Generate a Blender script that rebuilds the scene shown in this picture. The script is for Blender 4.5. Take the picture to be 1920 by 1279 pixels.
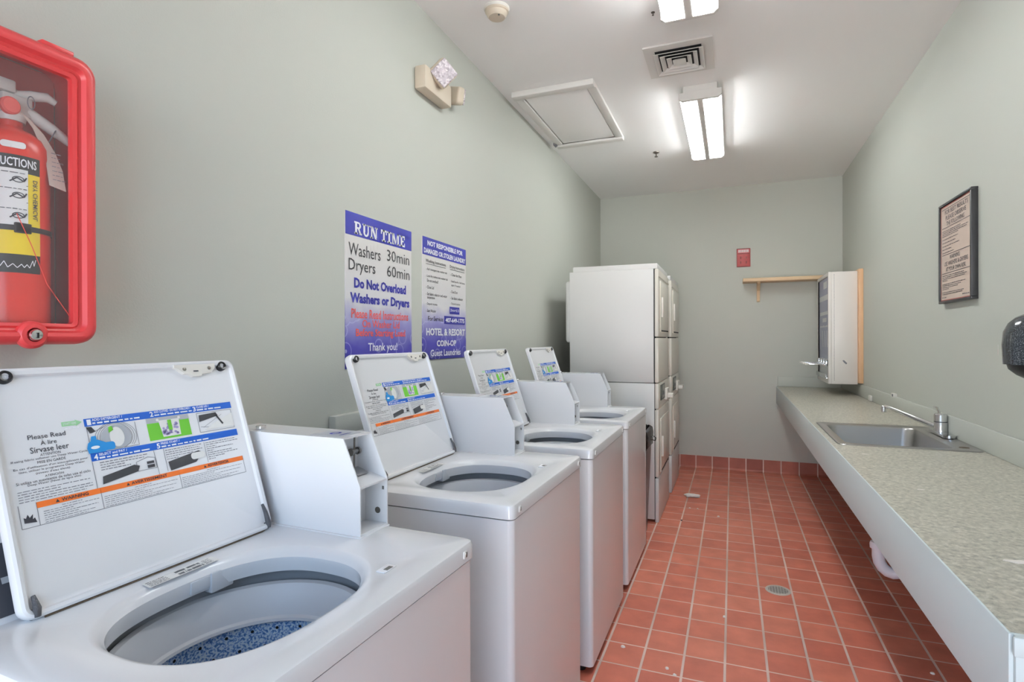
import bpy, bmesh, math, random
from mathutils import Vector, Matrix
random.seed(7)
for o in list(bpy.data.objects): bpy.data.objects.remove(o, do_unlink=True)
S = bpy.context.scene
COL = S.collection
PI = math.pi

# ------------------------------------------------------------ camera
F_PX, YAW, PITCH, ROLL, CAM_Z = 1048.3, math.radians(-21.451), math.radians(-0.112), math.radians(-0.175), 1.322
fw = Vector((math.sin(YAW)*math.cos(PITCH), math.cos(YAW)*math.cos(PITCH), math.sin(PITCH)))
rt = Vector((math.cos(YAW), -math.sin(YAW), 0)); up = rt.cross(fw)
r2 = math.cos(ROLL)*rt + math.sin(ROLL)*up; u2 = -math.sin(ROLL)*rt + math.cos(ROLL)*up
cd = bpy.data.cameras.new('camera'); cam = bpy.data.objects.new('camera', cd); COL.objects.link(cam)
m = Matrix((r2, u2, -fw)).transposed().to_4x4(); m.translation = Vector((0, 0, CAM_Z)); cam.matrix_world = m
cd.sensor_width = 36.0; cd.lens = F_PX*36.0/1920.0; cd.clip_start = 0.02
S.camera = cam

# ------------------------------------------------------------ world, daylight, exposure
wd = bpy.data.worlds.new('World'); S.world = wd; wd.use_nodes = True
SKY, GROUND = 3.3, 3.6
bg = wd.node_tree.nodes['Background']; wn_, wl_ = wd.node_tree.nodes, wd.node_tree.links
wtc = wn_.new('ShaderNodeTexCoord'); wsp = wn_.new('ShaderNodeSeparateXYZ'); wl_.new(wtc.outputs['Generated'], wsp.inputs[0])
wgt = wn_.new('ShaderNodeMath'); wgt.operation = 'GREATER_THAN'; wgt.inputs[1].default_value = 0.0; wl_.new(wsp.outputs[2], wgt.inputs[0])
wmx = wn_.new('ShaderNodeMix'); wmx.data_type = 'RGBA'; wl_.new(wgt.outputs[0], wmx.inputs[0])
wmx.inputs[6].default_value = (0.90*GROUND, 0.96*GROUND, 1.04*GROUND, 1)     # unseen ground outside, set bright to bounce light onto the ceiling
wmx.inputs[7].default_value = (0.50*SKY, 0.74*SKY, 1.05*SKY, 1)             # sky
BACK_WALL_FILL = 9.0                                                             # bright low patch added to the world to light the back wall
def wcmp(sock, op, v):
    x = wn_.new('ShaderNodeMath'); x.operation = op; x.inputs[1].default_value = v; wl_.new(sock, x.inputs[0]); return x.outputs[0]
def wmul(a, b):
    x = wn_.new('ShaderNodeMath'); x.operation = 'MULTIPLY'; wl_.new(a, x.inputs[0]); wl_.new(b, x.inputs[1]); return x.outputs[0]
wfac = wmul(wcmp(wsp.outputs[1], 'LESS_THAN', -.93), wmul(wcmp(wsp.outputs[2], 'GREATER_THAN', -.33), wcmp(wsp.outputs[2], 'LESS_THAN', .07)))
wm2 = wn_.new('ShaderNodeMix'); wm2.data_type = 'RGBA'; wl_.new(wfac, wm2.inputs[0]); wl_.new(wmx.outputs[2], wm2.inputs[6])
wm2.inputs[7].default_value = (.97*BACK_WALL_FILL, .97*BACK_WALL_FILL, .97*BACK_WALL_FILL, 1)
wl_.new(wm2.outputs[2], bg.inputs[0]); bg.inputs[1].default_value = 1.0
S.view_settings.view_transform = 'Standard'; S.view_settings.look = 'None'
S.view_settings.gamma = 1.0; S.view_settings.use_curve_mapping = False
S.view_settings.exposure = 0.37
TUBE_POWER = 94.0
pl = bpy.data.lights.new('doorway_portal', 'AREA'); pl.shape = 'RECTANGLE'; pl.size = 1.7; pl.size_y = 2.3; pl.cycles.is_portal = True
po = bpy.data.objects.new('doorway_portal', pl); COL.objects.link(po); po.location = (-0.2, -1.02, 1.16); po.rotation_euler = (PI/2, 0, 0)

# ------------------------------------------------------------ materials
def lin(c):
    f = lambda v: v/12.92 if v <= 0.04045 else ((v+0.055)/1.055)**2.4
    return tuple(f(v/255.0) for v in c) + (1.0,)
def mat(name, c, rough=0.5, metal=0.0, spec=0.5, bump=0.0, bscale=60.0, coat=0.0, vary=0.0):
    mt = bpy.data.materials.new(name); mt.use_nodes = True
    n = mt.node_tree.nodes; L = mt.node_tree.links; b = n['Principled BSDF']
    b.inputs['Base Color'].default_value = lin(c); b.inputs['Roughness'].default_value = rough
    b.inputs['Metallic'].default_value = metal; b.inputs['Specular IOR Level'].default_value = spec
    b.inputs['Coat Weight'].default_value = coat
    tc = n.new('ShaderNodeTexCoord')
    if bump > 0:
        t = n.new('ShaderNodeTexNoise'); t.inputs['Scale'].default_value = bscale; t.inputs['Detail'].default_value = 3
        L.new(tc.outputs['Object'], t.inputs['Vector'])
        bp = n.new('ShaderNodeBump'); bp.inputs['Strength'].default_value = bump; bp.inputs['Distance'].default_value = 0.004
        L.new(t.outputs['Fac'], bp.inputs['Height']); L.new(bp.outputs['Normal'], b.inputs['Normal'])
    if vary > 0:
        t = n.new('ShaderNodeTexNoise'); t.inputs['Scale'].default_value = 3.0; t.inputs['Detail'].default_value = 4
        L.new(tc.outputs['Object'], t.inputs['Vector'])
        r = n.new('ShaderNodeMapRange'); r.inputs['From Min'].default_value = .3; r.inputs['From Max'].default_value = .7
        r.inputs['To Min'].default_value = 1-vary; r.inputs['To Max'].default_value = 1+vary*.5
        L.new(t.outputs['Fac'], r.inputs['Value'])
        mx = n.new('ShaderNodeMix'); mx.data_type = 'RGBA'; mx.blend_type = 'MULTIPLY'; mx.inputs[0].default_value = 1
        mx.inputs[6].default_value = lin(c); L.new(r.outputs[0], mx.inputs[7]); L.new(mx.outputs[2], b.inputs['Base Color'])
    return mt
class NB:
    """tiny node helper"""
    def __init__(s, mt): s.mt = mt; s.n = mt.node_tree.nodes; s.L = mt.node_tree.links
    def node(s, t, **k):
        x = s.n.new(t)
        for a, v in k.items(): setattr(x, a, v)
        return x
    def math(s, op, a, b=None):
        x = s.n.new('ShaderNodeMath'); x.operation = op
        for i, v in enumerate((a, b)):
            if v is None: continue
            if isinstance(v, (int, float)): x.inputs[i].default_value = v
            else: s.L.new(v, x.inputs[i])
        return x.outputs[0]
    def mix(s, fac, a, b, mode='MIX'):
        x = s.n.new('ShaderNodeMix'); x.data_type = 'RGBA'; x.blend_type = mode
        for i, v in ((0, fac), (6, a), (7, b)):
            if isinstance(v, (int, float, tuple)): x.inputs[i].default_value = v
            else: s.L.new(v, x.inputs[i])
        return x.outputs[2]
    def ramp(s, fac, stops, interp='LINEAR'):
        x = s.n.new('ShaderNodeValToRGB'); s.L.new(fac, x.inputs[0]); x.color_ramp.interpolation = interp
        e = x.color_ramp.elements
        while len(e) < len(stops): e.new(0.5)
        for el, (p, c) in zip(e, stops): el.position = p; el.color = c
        return x.outputs[0]

M = {}
M['wall'] = mat('sage_wall_paint', (196, 198, 189), 0.55, spec=0.35, bump=0.10, bscale=180)
M['ceil'] = mat('ceiling_paint', (250, 248, 246), 0.8, bump=0.08, bscale=140)
M['white'] = mat('white_enamel', (231, 231, 233), 0.22, coat=0.3)
M['white2'] = mat('dryer_enamel', (222, 221, 219), 0.38, coat=0.0)
M['cream'] = mat('cream_enamel_front', (222, 217, 206), 0.3)
M['offwhite'] = mat('off_white_plastic', (226, 222, 214), 0.45)
M['greyplastic'] = mat('light_grey_plastic', (205, 207, 212), 0.4)
M['shroud'] = mat('grey_tub_shroud', (150, 152, 156), 0.5)
M['dark'] = mat('charcoal_plastic', (52, 54, 60), 0.45)
M['console'] = mat('charcoal_console_film', (72, 74, 82), 0.5)
M['black'] = mat('black_plastic', (24, 24, 26), 0.35)
M['hinge'] = mat('grimy_dark_hinge', (92, 92, 96), .5, bump=.5, bscale=300, vary=.5)
M['gap'] = mat('dark_gap', (28, 28, 30), 0.8)
M['chrome'] = mat('chrome', (225, 225, 226), 0.12, metal=1)
M['silver'] = mat('silver_painted_metal', (222, 220, 214), .3)
M['steel'] = mat('brushed_steel', (176, 174, 172), 0.33, metal=1)
M['screw'] = mat('steel_screw', (140, 138, 134), 0.35, metal=1)
M['red'] = mat('red_cabinet_plastic', (226, 72, 74), 0.35, spec=0.5)
M['redback'] = mat('red_cabinet_back', (206, 92, 84), 0.6)
M['redtank'] = mat('red_extinguisher_enamel', (222, 44, 26), 0.25)
M['yellow'] = mat('yellow_label', (246, 216, 20), 0.5)
M['labelblack'] = mat('black_label', (40, 40, 40), 0.5)
M['tagpaper'] = mat('tan_tag_paper', (214, 196, 184), .7)
M['paper'] = mat('white_paper', (232, 231, 228), 0.6)
M['ink'] = mat('dark_ink', (52, 52, 60), 0.6)
M['greyink'] = mat('grey_ink', (122, 122, 128), 0.6)
M['posterink'] = mat('black_poster_ink', (50, 48, 50), 0.6)
M['navy'] = mat('navy_ink', (40, 40, 140), 0.6)
M['pblue'] = mat('royal_blue_print', (42, 46, 150), 0.5)
M['redink'] = mat('salmon_red_ink', (232, 92, 84), 0.6)
M['whiteink'] = mat('white_ink', (240, 240, 244), 0.6)
M['blue'] = mat('label_blue', (0, 92, 196), 0.5)
M['orange'] = mat('label_orange', (240, 118, 40), 0.5)
M['green'] = mat('label_green', (108, 196, 52), 0.5)
M['palegreen'] = mat('label_pale_green', (160, 214, 160), 0.5)
M['cyan'] = mat('label_cyan', (20, 140, 212), 0.5)
M['lavender'] = mat('label_lavender', (170, 160, 205), 0.6)
M['lgrey'] = mat('label_grey', (176, 180, 186), 0.5)
M['wood'] = mat('pale_pine', (222, 192, 154), 0.5, bump=0.05, bscale=90, vary=0.1)
M['wood2'] = mat('orange_wood', (226, 182, 142), 0.5, vary=0.12)
M['beige'] = mat('beige_plastic', (212, 198, 178), 0.45)
M['apron'] = mat('pale_painted_apron', (205, 214, 214), 0.5, bump=0.05, bscale=120)
M['pvc'] = mat('white_pvc', (226, 224, 232), 0.3)
M['redplate'] = mat('red_plate', (176, 72, 70), 0.5)
M['darkred'] = mat('dark_red_plate', (120, 40, 40), 0.5)
M['bag'] = mat('black_bin_liner', (16, 16, 18), 0.25, bump=0.6, bscale=40)
M['bin'] = mat('grey_bin_plastic', (108, 108, 110), 0.4)
M['tissue'] = mat('white_tissue', (238, 232, 226), 0.9, bump=0.4, bscale=200)
M['signpaper'] = mat('tan_sign_sheet', (212, 192, 178), 0.5)
M['signframe'] = mat('black_sign_frame', (44, 44, 46), 0.4)
M['signred'] = mat('red_sign_border', (176, 96, 88), 0.5)
M['vend'] = mat('vending_white_enamel', (228, 222, 216), 0.35)
M['pink'] = mat('pink_sticker', (226, 150, 158), 0.5)
M['vendgrey'] = mat('vending_grey_print', (166, 168, 188), 0.4)
M['vendpale'] = mat('vending_pale_print', (222, 223, 222), 0.4)
M['greybrown'] = mat('grimy_hole', (96, 80, 62), 0.6)
M['display'] = mat('grey_green_display', (112, 114, 104), 0.25)
M['ventgrey'] = mat('white_vent_metal', (226, 223, 218), 0.5)
M['sprink'] = mat('dark_brass', (112, 104, 96), 0.4, metal=.7)

def floor_mat(name, horizontal=True, shade=1.0):
    mt = bpy.data.materials.new(name); mt.use_nodes = True; k = NB(mt); b = k.n['Principled BSDF']
    tc = k.node('ShaderNodeTexCoord'); sp = k.node('ShaderNodeSeparateXYZ'); k.L.new(tc.outputs['Object'], sp.inputs[0])
    TX, TY, X0, Y0 = 0.1587, 0.1587*1.0364, -0.5045, 2.2728
    u = k.math('DIVIDE', k.math('SUBTRACT', sp.outputs[0], X0), TX)
    v = k.math('DIVIDE', k.math('SUBTRACT', sp.outputs[1], Y0), TY)
    def edge(w, half):
        f = k.math('FRACT', w); d = k.math('MINIMUM', f, k.math('SUBTRACT', 1.0, f))
        mr = k.node('ShaderNodeMapRange'); mr.interpolation_type = 'SMOOTHSTEP'
        mr.inputs['From Min'].default_value = half*.75; mr.inputs['From Max'].default_value = half*1.15
        k.L.new(d, mr.inputs['Value']); return mr.outputs[0]
    if horizontal: tile = k.math('MULTIPLY', edge(u, 0.033), edge(v, 0.024))
    else: tile = edge(u, 0.033)
    cell = k.node('ShaderNodeCombineXYZ'); k.L.new(k.math('FLOOR', u), cell.inputs[0])
    if horizontal: k.L.new(k.math('FLOOR', v), cell.inputs[1])
    wn = k.node('ShaderNodeTexWhiteNoise'); wn.noise_dimensions = '3D'; k.L.new(cell.outputs[0], wn.inputs['Vector'])
    base = k.ramp(wn.outputs['Value'], [(0, lin((196, 112, 90))), (.5, lin((206, 122, 98))), (1, lin((214, 132, 107)))])
    nz = k.node('ShaderNodeTexNoise'); nz.inputs['Scale'].default_value = 9; nz.inputs['Detail'].default_value = 8; k.L.new(tc.outputs['Object'], nz.inputs['Vector'])
    base = k.mix(0.5, base, k.ramp(nz.outputs['Fac'], [(.3, (.62, .58, .56, 1)), (.7, (1.1, 1.1, 1.1, 1))]), 'MULTIPLY')
    nz2 = k.node('ShaderNodeTexNoise'); nz2.inputs['Scale'].default_value = 1.6; nz2.inputs['Detail'].default_value = 3; k.L.new(tc.outputs['Object'], nz2.inputs['Vector'])
    grout = k.ramp(nz2.outputs['Fac'], [(.35, lin((196, 172, 162))), (.65, lin((232, 208, 198)))])
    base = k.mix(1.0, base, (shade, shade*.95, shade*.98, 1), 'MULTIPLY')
    k.L.new(k.mix(tile, grout, base), b.inputs['Base Color'])
    rr = k.node('ShaderNodeMapRange'); k.L.new(tile, rr.inputs['Value']); rr.inputs['To Min'].default_value = .8; rr.inputs['To Max'].default_value = .42
    k.L.new(rr.outputs[0], b.inputs['Roughness']); b.inputs['Specular IOR Level'].default_value = .4
    bp = k.node('ShaderNodeBump'); bp.inputs['Strength'].default_value = .5; bp.inputs['Distance'].default_value = .003
    k.L.new(k.math('ADD', tile, k.math('MULTIPLY', nz.outputs['Fac'], .25)), bp.inputs['Height']); k.L.new(bp.outputs['Normal'], b.inputs['Normal'])
    return mt
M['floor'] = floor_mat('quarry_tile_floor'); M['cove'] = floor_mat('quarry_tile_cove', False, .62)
M['drain'] = mat('worn_drain_metal', (196, 188, 178), .4)

def counter_mat():
    mt = bpy.data.materials.new('speckled_laminate'); mt.use_nodes = True; k = NB(mt); b = k.n['Principled BSDF']
    tc = k.node('ShaderNodeTexCoord'); mp = k.node('ShaderNodeMapping'); mp.inputs['Scale'].default_value = (1, 1.0, 1); k.L.new(tc.outputs['Object'], mp.inputs[0])
    a = k.node('ShaderNodeTexNoise'); a.inputs['Scale'].default_value = 75; a.inputs['Detail'].default_value = 5; a.inputs['Roughness'].default_value = .65; k.L.new(mp.outputs[0], a.inputs['Vector'])
    c = k.node('ShaderNodeTexVoronoi'); c.inputs['Scale'].default_value = 150; k.L.new(mp.outputs[0], c.inputs['Vector'])
    base = k.ramp(a.outputs['Fac'], [(.32, lin((142, 139, 130))), (.46, lin((184, 180, 166))), (.56, lin((202, 197, 182))), (.68, lin((228, 224, 213)))])
    base = k.mix(.35, base, k.ramp(c.outputs['Color'], [(0, lin((120, 118, 112))), (1, lin((214, 208, 192)))]))
    k.L.new(base, b.inputs['Base Color']); b.inputs['Roughness'].default_value = .34; b.inputs['Specular IOR Level'].default_value = .45
    return mt
M['counter'] = counter_mat()

def basket_mat():
    mt = bpy.data.materials.new('blue_speckled_basket'); mt.use_nodes = True; k = NB(mt); b = k.n['Principled BSDF']
    tc = k.node('ShaderNodeTexCoord')
    a = k.node('ShaderNodeTexNoise'); a.inputs['Scale'].default_value = 230; a.inputs['Detail'].default_value = 2; k.L.new(tc.outputs['Object'], a.inputs['Vector'])
    base = k.ramp(a.outputs['Fac'], [(.36, lin((88, 128, 190))), (.46, lin((140, 180, 228))), (.56, lin((230, 242, 252)))])
    k.L.new(base, b.inputs['Base Color']); b.inputs['Roughness'].default_value = .45
    return mt
M['basket'] = basket_mat()

def poster_mat(name, z0, z1, dark):
    mt = bpy.data.materials.new(name); mt.use_nodes = True; k = NB(mt); b = k.n['Principled BSDF']
    tc = k.node('ShaderNodeTexCoord'); sp = k.node('ShaderNodeSeparateXYZ'); k.L.new(tc.outputs['Object'], sp.inputs[0])
    f = k.math('DIVIDE', k.math('SUBTRACT', sp.outputs[2], z0), z1-z0)
    nz = k.node('ShaderNodeTexNoise'); nz.inputs['Scale'].default_value = 9; nz.inputs['Detail'].default_value = 3; k.L.new(tc.outputs['Object'], nz.inputs['Vector'])
    f2 = k.math('ADD', f, k.math('MULTIPLY', k.math('SUBTRACT', nz.outputs['Fac'], .5), .16))
    base = k.ramp(f2, [(0.0, lin(dark)), (.16, lin((66, 62, 160))), (.33, lin((150, 146, 200))), (.46, lin((222, 220, 222))), (1.0, lin((230, 226, 220)))])
    vo = k.node('ShaderNodeTexVoronoi'); vo.inputs['Scale'].default_value = 11; k.L.new(tc.outputs['Object'], vo.inputs['Vector'])
    ring = k.math('LESS_THAN', k.math('ABSOLUTE', k.math('SUBTRACT', vo.outputs['Distance'], .36)), .025)
    dot = k.math('LESS_THAN', vo.outputs['Distance'], .09)
    bub = k.math('MULTIPLY', k.math('ADD', k.math('MULTIPLY', ring, .22), k.math('MULTIPLY', dot, .4)), k.math('LESS_THAN', f, .38))
    k.L.new(k.mix(bub, base, (.75, .75, .95, 1)), b.inputs['Base Color']); b.inputs['Roughness'].default_value = .4
    return mt

def emis(name, c, s):
    mt = bpy.data.materials.new(name); mt.use_nodes = True; n = mt.node_tree.nodes; n.clear()
    e = n.new('ShaderNodeEmission'); e.inputs[0].default_value = c; e.inputs[1].default_value = s
    o = n.new('ShaderNodeOutputMaterial'); mt.node_tree.links.new(e.outputs[0], o.inputs[0]); return mt
M['tube'] = emis('fluorescent_tube', (0.94, 0.985, 1.0, 1), TUBE_POWER)
def pane_mat(name, tint, trans, rough):
    mt = bpy.data.materials.new(name); mt.use_nodes = True; n = mt.node_tree.nodes; L = mt.node_tree.links; b = n['Principled BSDF']
    b.inputs['Base Color'].default_value = tint; b.inputs['Roughness'].default_value = rough; b.inputs['Specular IOR Level'].default_value = .6
    t = n.new('ShaderNodeBsdfTransparent'); mx = n.new('ShaderNodeMixShader'); mx.inputs[0].default_value = trans
    L.new(b.outputs[0], mx.inputs[1]); L.new(t.outputs[0], mx.inputs[2]); L.new(mx.outputs[0], n['Material Output'].inputs[0]); return mt
M['pane'] = pane_mat('clear_cabinet_window', (.85, .82, .78, 1), .94, .10)
def lens_mat():
    mt = bpy.data.materials.new('prismatic_light_lens'); mt.use_nodes = True; n = mt.node_tree.nodes; L = mt.node_tree.links
    b = n['Principled BSDF']; b.inputs['Base Color'].default_value = (.9, .9, .9, 1); b.inputs['Roughness'].default_value = .3
    tl = n.new('ShaderNodeBsdfTranslucent'); tl.inputs[0].default_value = (.95, .95, .95, 1); tr = n.new('ShaderNodeBsdfTransparent')
    m1 = n.new('ShaderNodeMixShader'); m1.inputs[0].default_value = .88; L.new(b.outputs[0], m1.inputs[1]); L.new(tl.outputs[0], m1.inputs[2])
    m2 = n.new('ShaderNodeMixShader'); m2.inputs[0].default_value = .25; L.new(m1.outputs[0], m2.inputs[1]); L.new(tr.outputs[0], m2.inputs[2])
    L.new(m2.outputs[0], n['Material Output'].inputs[0]); return mt
M['lens'] = lens_mat()
def crystal_mat():
    mt = mat('faceted_lamp_lens', (226, 214, 218), 0.12); k = NB(mt); b = k.n['Principled BSDF']
    tc = k.node('ShaderNodeTexCoord'); v = k.node('ShaderNodeTexVoronoi'); v.inputs['Scale'].default_value = 120; k.L.new(tc.outputs['Object'], v.inputs['Vector'])
    k.L.new(k.ramp(v.outputs['Color'], [(0, lin((170, 158, 164))), (.5, lin((214, 204, 210))), (1, lin((250, 244, 244)))]), b.inputs['Base Color'])
    bp = k.node('ShaderNodeBump'); bp.inputs['Strength'].default_value = .8; bp.inputs['Distance'].default_value = .004; k.L.new(v.outputs['Distance'], bp.inputs['Height']); k.L.new(bp.outputs[0], b.inputs['Normal'])
    return mt
M['crystal'] = crystal_mat()
def sparkle_mat():
    mt = mat('speckled_black_dispenser', (40, 44, 50), 0.15); k = NB(mt); b = k.n['Principled BSDF']
    tc = k.node('ShaderNodeTexCoord'); v = k.node('ShaderNodeTexNoise'); v.inputs['Scale'].default_value = 420; k.L.new(tc.outputs['Object'], v.inputs['Vector'])
    k.L.new(k.ramp(v.outputs['Fac'], [(.55, lin((34, 38, 44))), (.68, lin((120, 126, 132)))]), b.inputs['Base Color']); return mt
M['dispenser'] = sparkle_mat()

# ------------------------------------------------------------ mesh helpers
class MB:
    def __init__(s): s.bm = bmesh.new()
    def quad(s, pts):
        vs = [s.bm.verts.new(p) for p in pts]
        try: s.bm.faces.new(vs)
        except ValueError: pass
        return s
    def box(s, lo, hi, r=0.0, seg=2, R=None, edges=None):
        t = bmesh.new(); bmesh.ops.create_cube(t, size=1.0)
        lo = Vector(lo); hi = Vector(hi)
        for v in t.verts: v.co = Vector((lo[i]+(hi[i]-lo[i])*(v.co[i]+.5) for i in range(3)))
        if r > 0:
            es = t.edges[:] if edges is None else [e for e in t.edges if edges(e.verts[0].co, e.verts[1].co)]
            bmesh.ops.bevel(t, geom=es, offset=min(r, .49*min(hi-lo)), segments=seg, profile=.5, affect='EDGES')
        return s.merge(t, R)
    def merge(s, t, R=None):
        mp = {}
        for v in t.verts: mp[v] = s.bm.verts.new(R @ v.co if R is not None else v.co)
        for f in t.faces:
            try: s.bm.faces.new([mp[v] for v in f.verts])
            except ValueError: pass
        t.free(); return s
    def loops(s, rings, closed=True, cap0=False, cap1=False):
        vr = [[s.bm.verts.new(p) for p in r] for r in rings]
        n = len(vr[0])
        for a, b in zip(vr, vr[1:]):
            for i in range(n if closed else n-1):
                j = (i+1) % n
                s.bm.faces.new((a[i], a[j], b[j], b[i]))
        if cap0: s.bm.faces.new(vr[0][::-1])
        if cap1: s.bm.faces.new(vr[-1])
        return s
    def lathe(s, prof, c=(0, 0, 0), axis=(0, 0, 1), n=32, sx=1.0, sy=1.0, cap0=False, cap1=False):
        ax = Vector(axis).normalized(); q = Vector((0, 0, 1)).rotation_difference(ax).to_matrix(); c = Vector(c)
        rings = [[c + q @ Vector((r*math.cos(2*PI*i/n)*sx, r*math.sin(2*PI*i/n)*sy, z)) for i in range(n)] for r, z in prof]
        return s.loops(rings, True, cap0, cap1)
    def cyl(s, c, axis, r, h, n=24, ch=0.0):
        ch = min(ch, r*.5, h*.4)
        prof = [(r, 0), (r, h)] if ch == 0 else [(r-ch, 0), (r, ch), (r, h-ch), (r-ch, h)]
        return s.lathe(prof, c, axis, n, cap0=True, cap1=True)
    def tube(s, path, r, n=12, caps=True):
        path = [Vector(p) for p in path]; rings = []; prev = None
        for i, p in enumerate(path):
            d = (path[min(i+1, len(path)-1)] - path[max(i-1, 0)]).normalized()
            if prev is None: a = d.orthogonal().normalized()
            else:
                a = prev - d*prev.dot(d); a.normalize()
            prev = a; b = d.cross(a)
            rr = r[i] if isinstance(r, (list, tuple)) else r
            rings.append([p + rr*(math.cos(2*PI*k/n)*a + math.sin(2*PI*k/n)*b) for k in range(n)])
        return s.loops(rings, True, caps, caps)
    def prism(s, poly, a, b, fn):
        """poly: 2D points, extruded from a to b; fn(u,v,t)->3D"""
        r0 = [fn(u, v, a) for u, v in poly]; r1 = [fn(u, v, b) for u, v in poly]
        return s.loops([r0, r1], True, True, True)
    def text(s, st, fr, u0, u1, v0, v1, w=0.0012, bold=0.0, keep=False, align='L', res=2, tilt=0.0):
        cu = bpy.data.curves.new('t', 'FONT'); cu.body = st; cu.size = 1; cu.offset = bold; cu.resolution_u = res; cu.fill_mode = 'FRONT'
        ob = bpy.data.objects.new('t', cu); COL.objects.link(ob)
        dg = bpy.context.evaluated_depsgraph_get(); me = bpy.data.meshes.new_from_object(ob.evaluated_get(dg))
        bpy.data.objects.remove(ob); bpy.data.curves.remove(cu)
        if not me.vertices: return s
        xs = [v.co.x for v in me.vertices]; ys = [v.co.y for v in me.vertices]
        x0, x1, y0, y1 = min(xs), max(xs), min(ys), max(ys)
        sx = (u1-u0)/(x1-x0); sy = (v1-v0)/(y1-y0)
        vs = [s.bm.verts.new(fr(u0+(v.co.x-x0)*sx + tilt*(v.co.y-y0)*sy, v0+(v.co.y-y0)*sy, w)) for v in me.vertices]
        for p in me.polygons:
            try: s.bm.faces.new([vs[i] for i in p.vertices])
            except ValueError: pass
        bpy.data.meshes.remove(me); return s
    def patch(s, fr, u0, u1, v0, v1, w=0.0006):
        return s.quad([fr(u0, v0, w), fr(u1, v0, w), fr(u1, v1, w), fr(u0, v1, w)])
    def poly(s, fr, pts, w=0.0006):
        return s.quad([fr(u, v, w) for u, v in pts])
    def disc(s, fr, u, v, ru, rv, w=0.0006, n=24):
        return s.poly(fr, [(u+ru*math.cos(2*PI*i/n), v+rv*math.sin(2*PI*i/n)) for i in range(n)], w)
    def ring(s, fr, u, v, ru, rv, t, w=0.0006, n=32, a0=0.0, a1=2*PI):
        for i in range(n):
            A = a0+(a1-a0)*i/n; B = a0+(a1-a0)*(i+1)/n
            s.quad([fr(u+(ru+d)*math.cos(x), v+(rv+d)*math.sin(x), w) for x, d in ((A, -t), (A, t), (B, t), (B, -t))])
        return s
    def line(s, fr, pts, t, w=0.0006):
        for (a, b), (c, d) in zip(pts, pts[1:]):
            L = math.hypot(c-a, d-b) or 1e-6; nx, ny = -(d-b)/L*t/2, (c-a)/L*t/2
            s.poly(fr, [(a+nx, b+ny), (a-nx, b-ny), (c-nx, d-ny), (c+nx, d+ny)], w)
        return s
    def fine(s, fr, u0, u1, v, h, fill=1.0, w=0.0011, seed=0, thin=1.0):
        """a line of print too fine to read: short word-long strokes"""
        rn = random.Random(seed*131+int(v*1e5)); u = u0; end = u0+(u1-u0)*fill
        while u < end:
            L = h*rn.uniform(1.2, 4.2); e = min(u+L, end)
            if e-u > h*.4: s.patch(fr, u, e, v, v+h*rn.uniform(.55, .8)*thin, w)
            u = e + h*.7
        return s
    def mesh(s, name, mt, smooth=True, angle=35):
        bmesh.ops.remove_doubles(s.bm, verts=s.bm.verts[:], dist=1e-6)
        bmesh.ops.recalc_face_normals(s.bm, faces=s.bm.faces[:])
        me = bpy.data.meshes.new(name); s.bm.to_mesh(me); s.bm.free()
        me.materials.append(mt)
        if smooth:
            for p in me.polygons: p.use_smooth = True
            me.set_sharp_from_angle(angle=math.radians(angle))
        return me
    def flat(s, name, mt):
        me = bpy.data.meshes.new(name); s.bm.to_mesh(me); s.bm.free(); me.materials.append(mt); return me

def tagit(o, label=None, cat=None, group=None, kind=None):
    for k, v in (('label', label), ('category', cat), ('group', group), ('kind', kind)):
        if v: o[k] = v
    return o
def thing(name, label, cat, loc=(0, 0, 0), rz=0.0, group=None):
    o = bpy.data.objects.new(name, None); COL.objects.link(o); o.location = loc; o.rotation_euler = (0, 0, rz); o.empty_display_size = .05
    return tagit(o, label, cat, group)
def part(name, mb, mt, parent, label=None, world=False, decal=False, smooth=True, kind=None):
    """world=True: geometry given in world coordinates of an unrotated root"""
    if world:
        r = parent
        while r.parent: r = r.parent
        bmesh.ops.translate(mb.bm, vec=-Vector(r.location), verts=mb.bm.verts[:])
    me = mb.flat(name, mt) if decal else mb.mesh(name, mt, smooth)
    o = bpy.data.objects.new(name, me); COL.objects.link(o); o.parent = parent
    if label: o['label'] = label
    if kind: o['kind'] = kind
    return o
def solo(name, mb, mt, label=None, cat=None, group=None, kind=None, smooth=True, origin=True):
    if origin:
        vs = [v.co for v in mb.bm.verts]
        c = Vector(((min(v.x for v in vs)+max(v.x for v in vs))/2, (min(v.y for v in vs)+max(v.y for v in vs))/2, min(v.z for v in vs)))
        bmesh.ops.translate(mb.bm, vec=-c, verts=mb.bm.verts[:])
    me = mb.mesh(name, mt, smooth); o = bpy.data.objects.new(name, me); COL.objects.link(o)
    if origin: o.location = c
    return tagit(o, label, cat, group, kind)
def frame(o, U, V, N):
    o, U, V, N = Vector(o), Vector(U), Vector(V), Vector(N)
    return lambda u, v, w=0.0: o + u*U + v*V + w*N
def rrect(u0, u1, v0, v1, r, n=6):
    pts = []
    for cx, cy, a in ((u1-r, v1-r, 0), (u0+r, v1-r, PI/2), (u0+r, v0+r, PI), (u1-r, v0+r, 1.5*PI)):
        for i in range(n+1):
            t = a+PI/2*i/n; pts.append((cx+r*math.cos(t), cy+r*math.sin(t)))
    return pts

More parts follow.
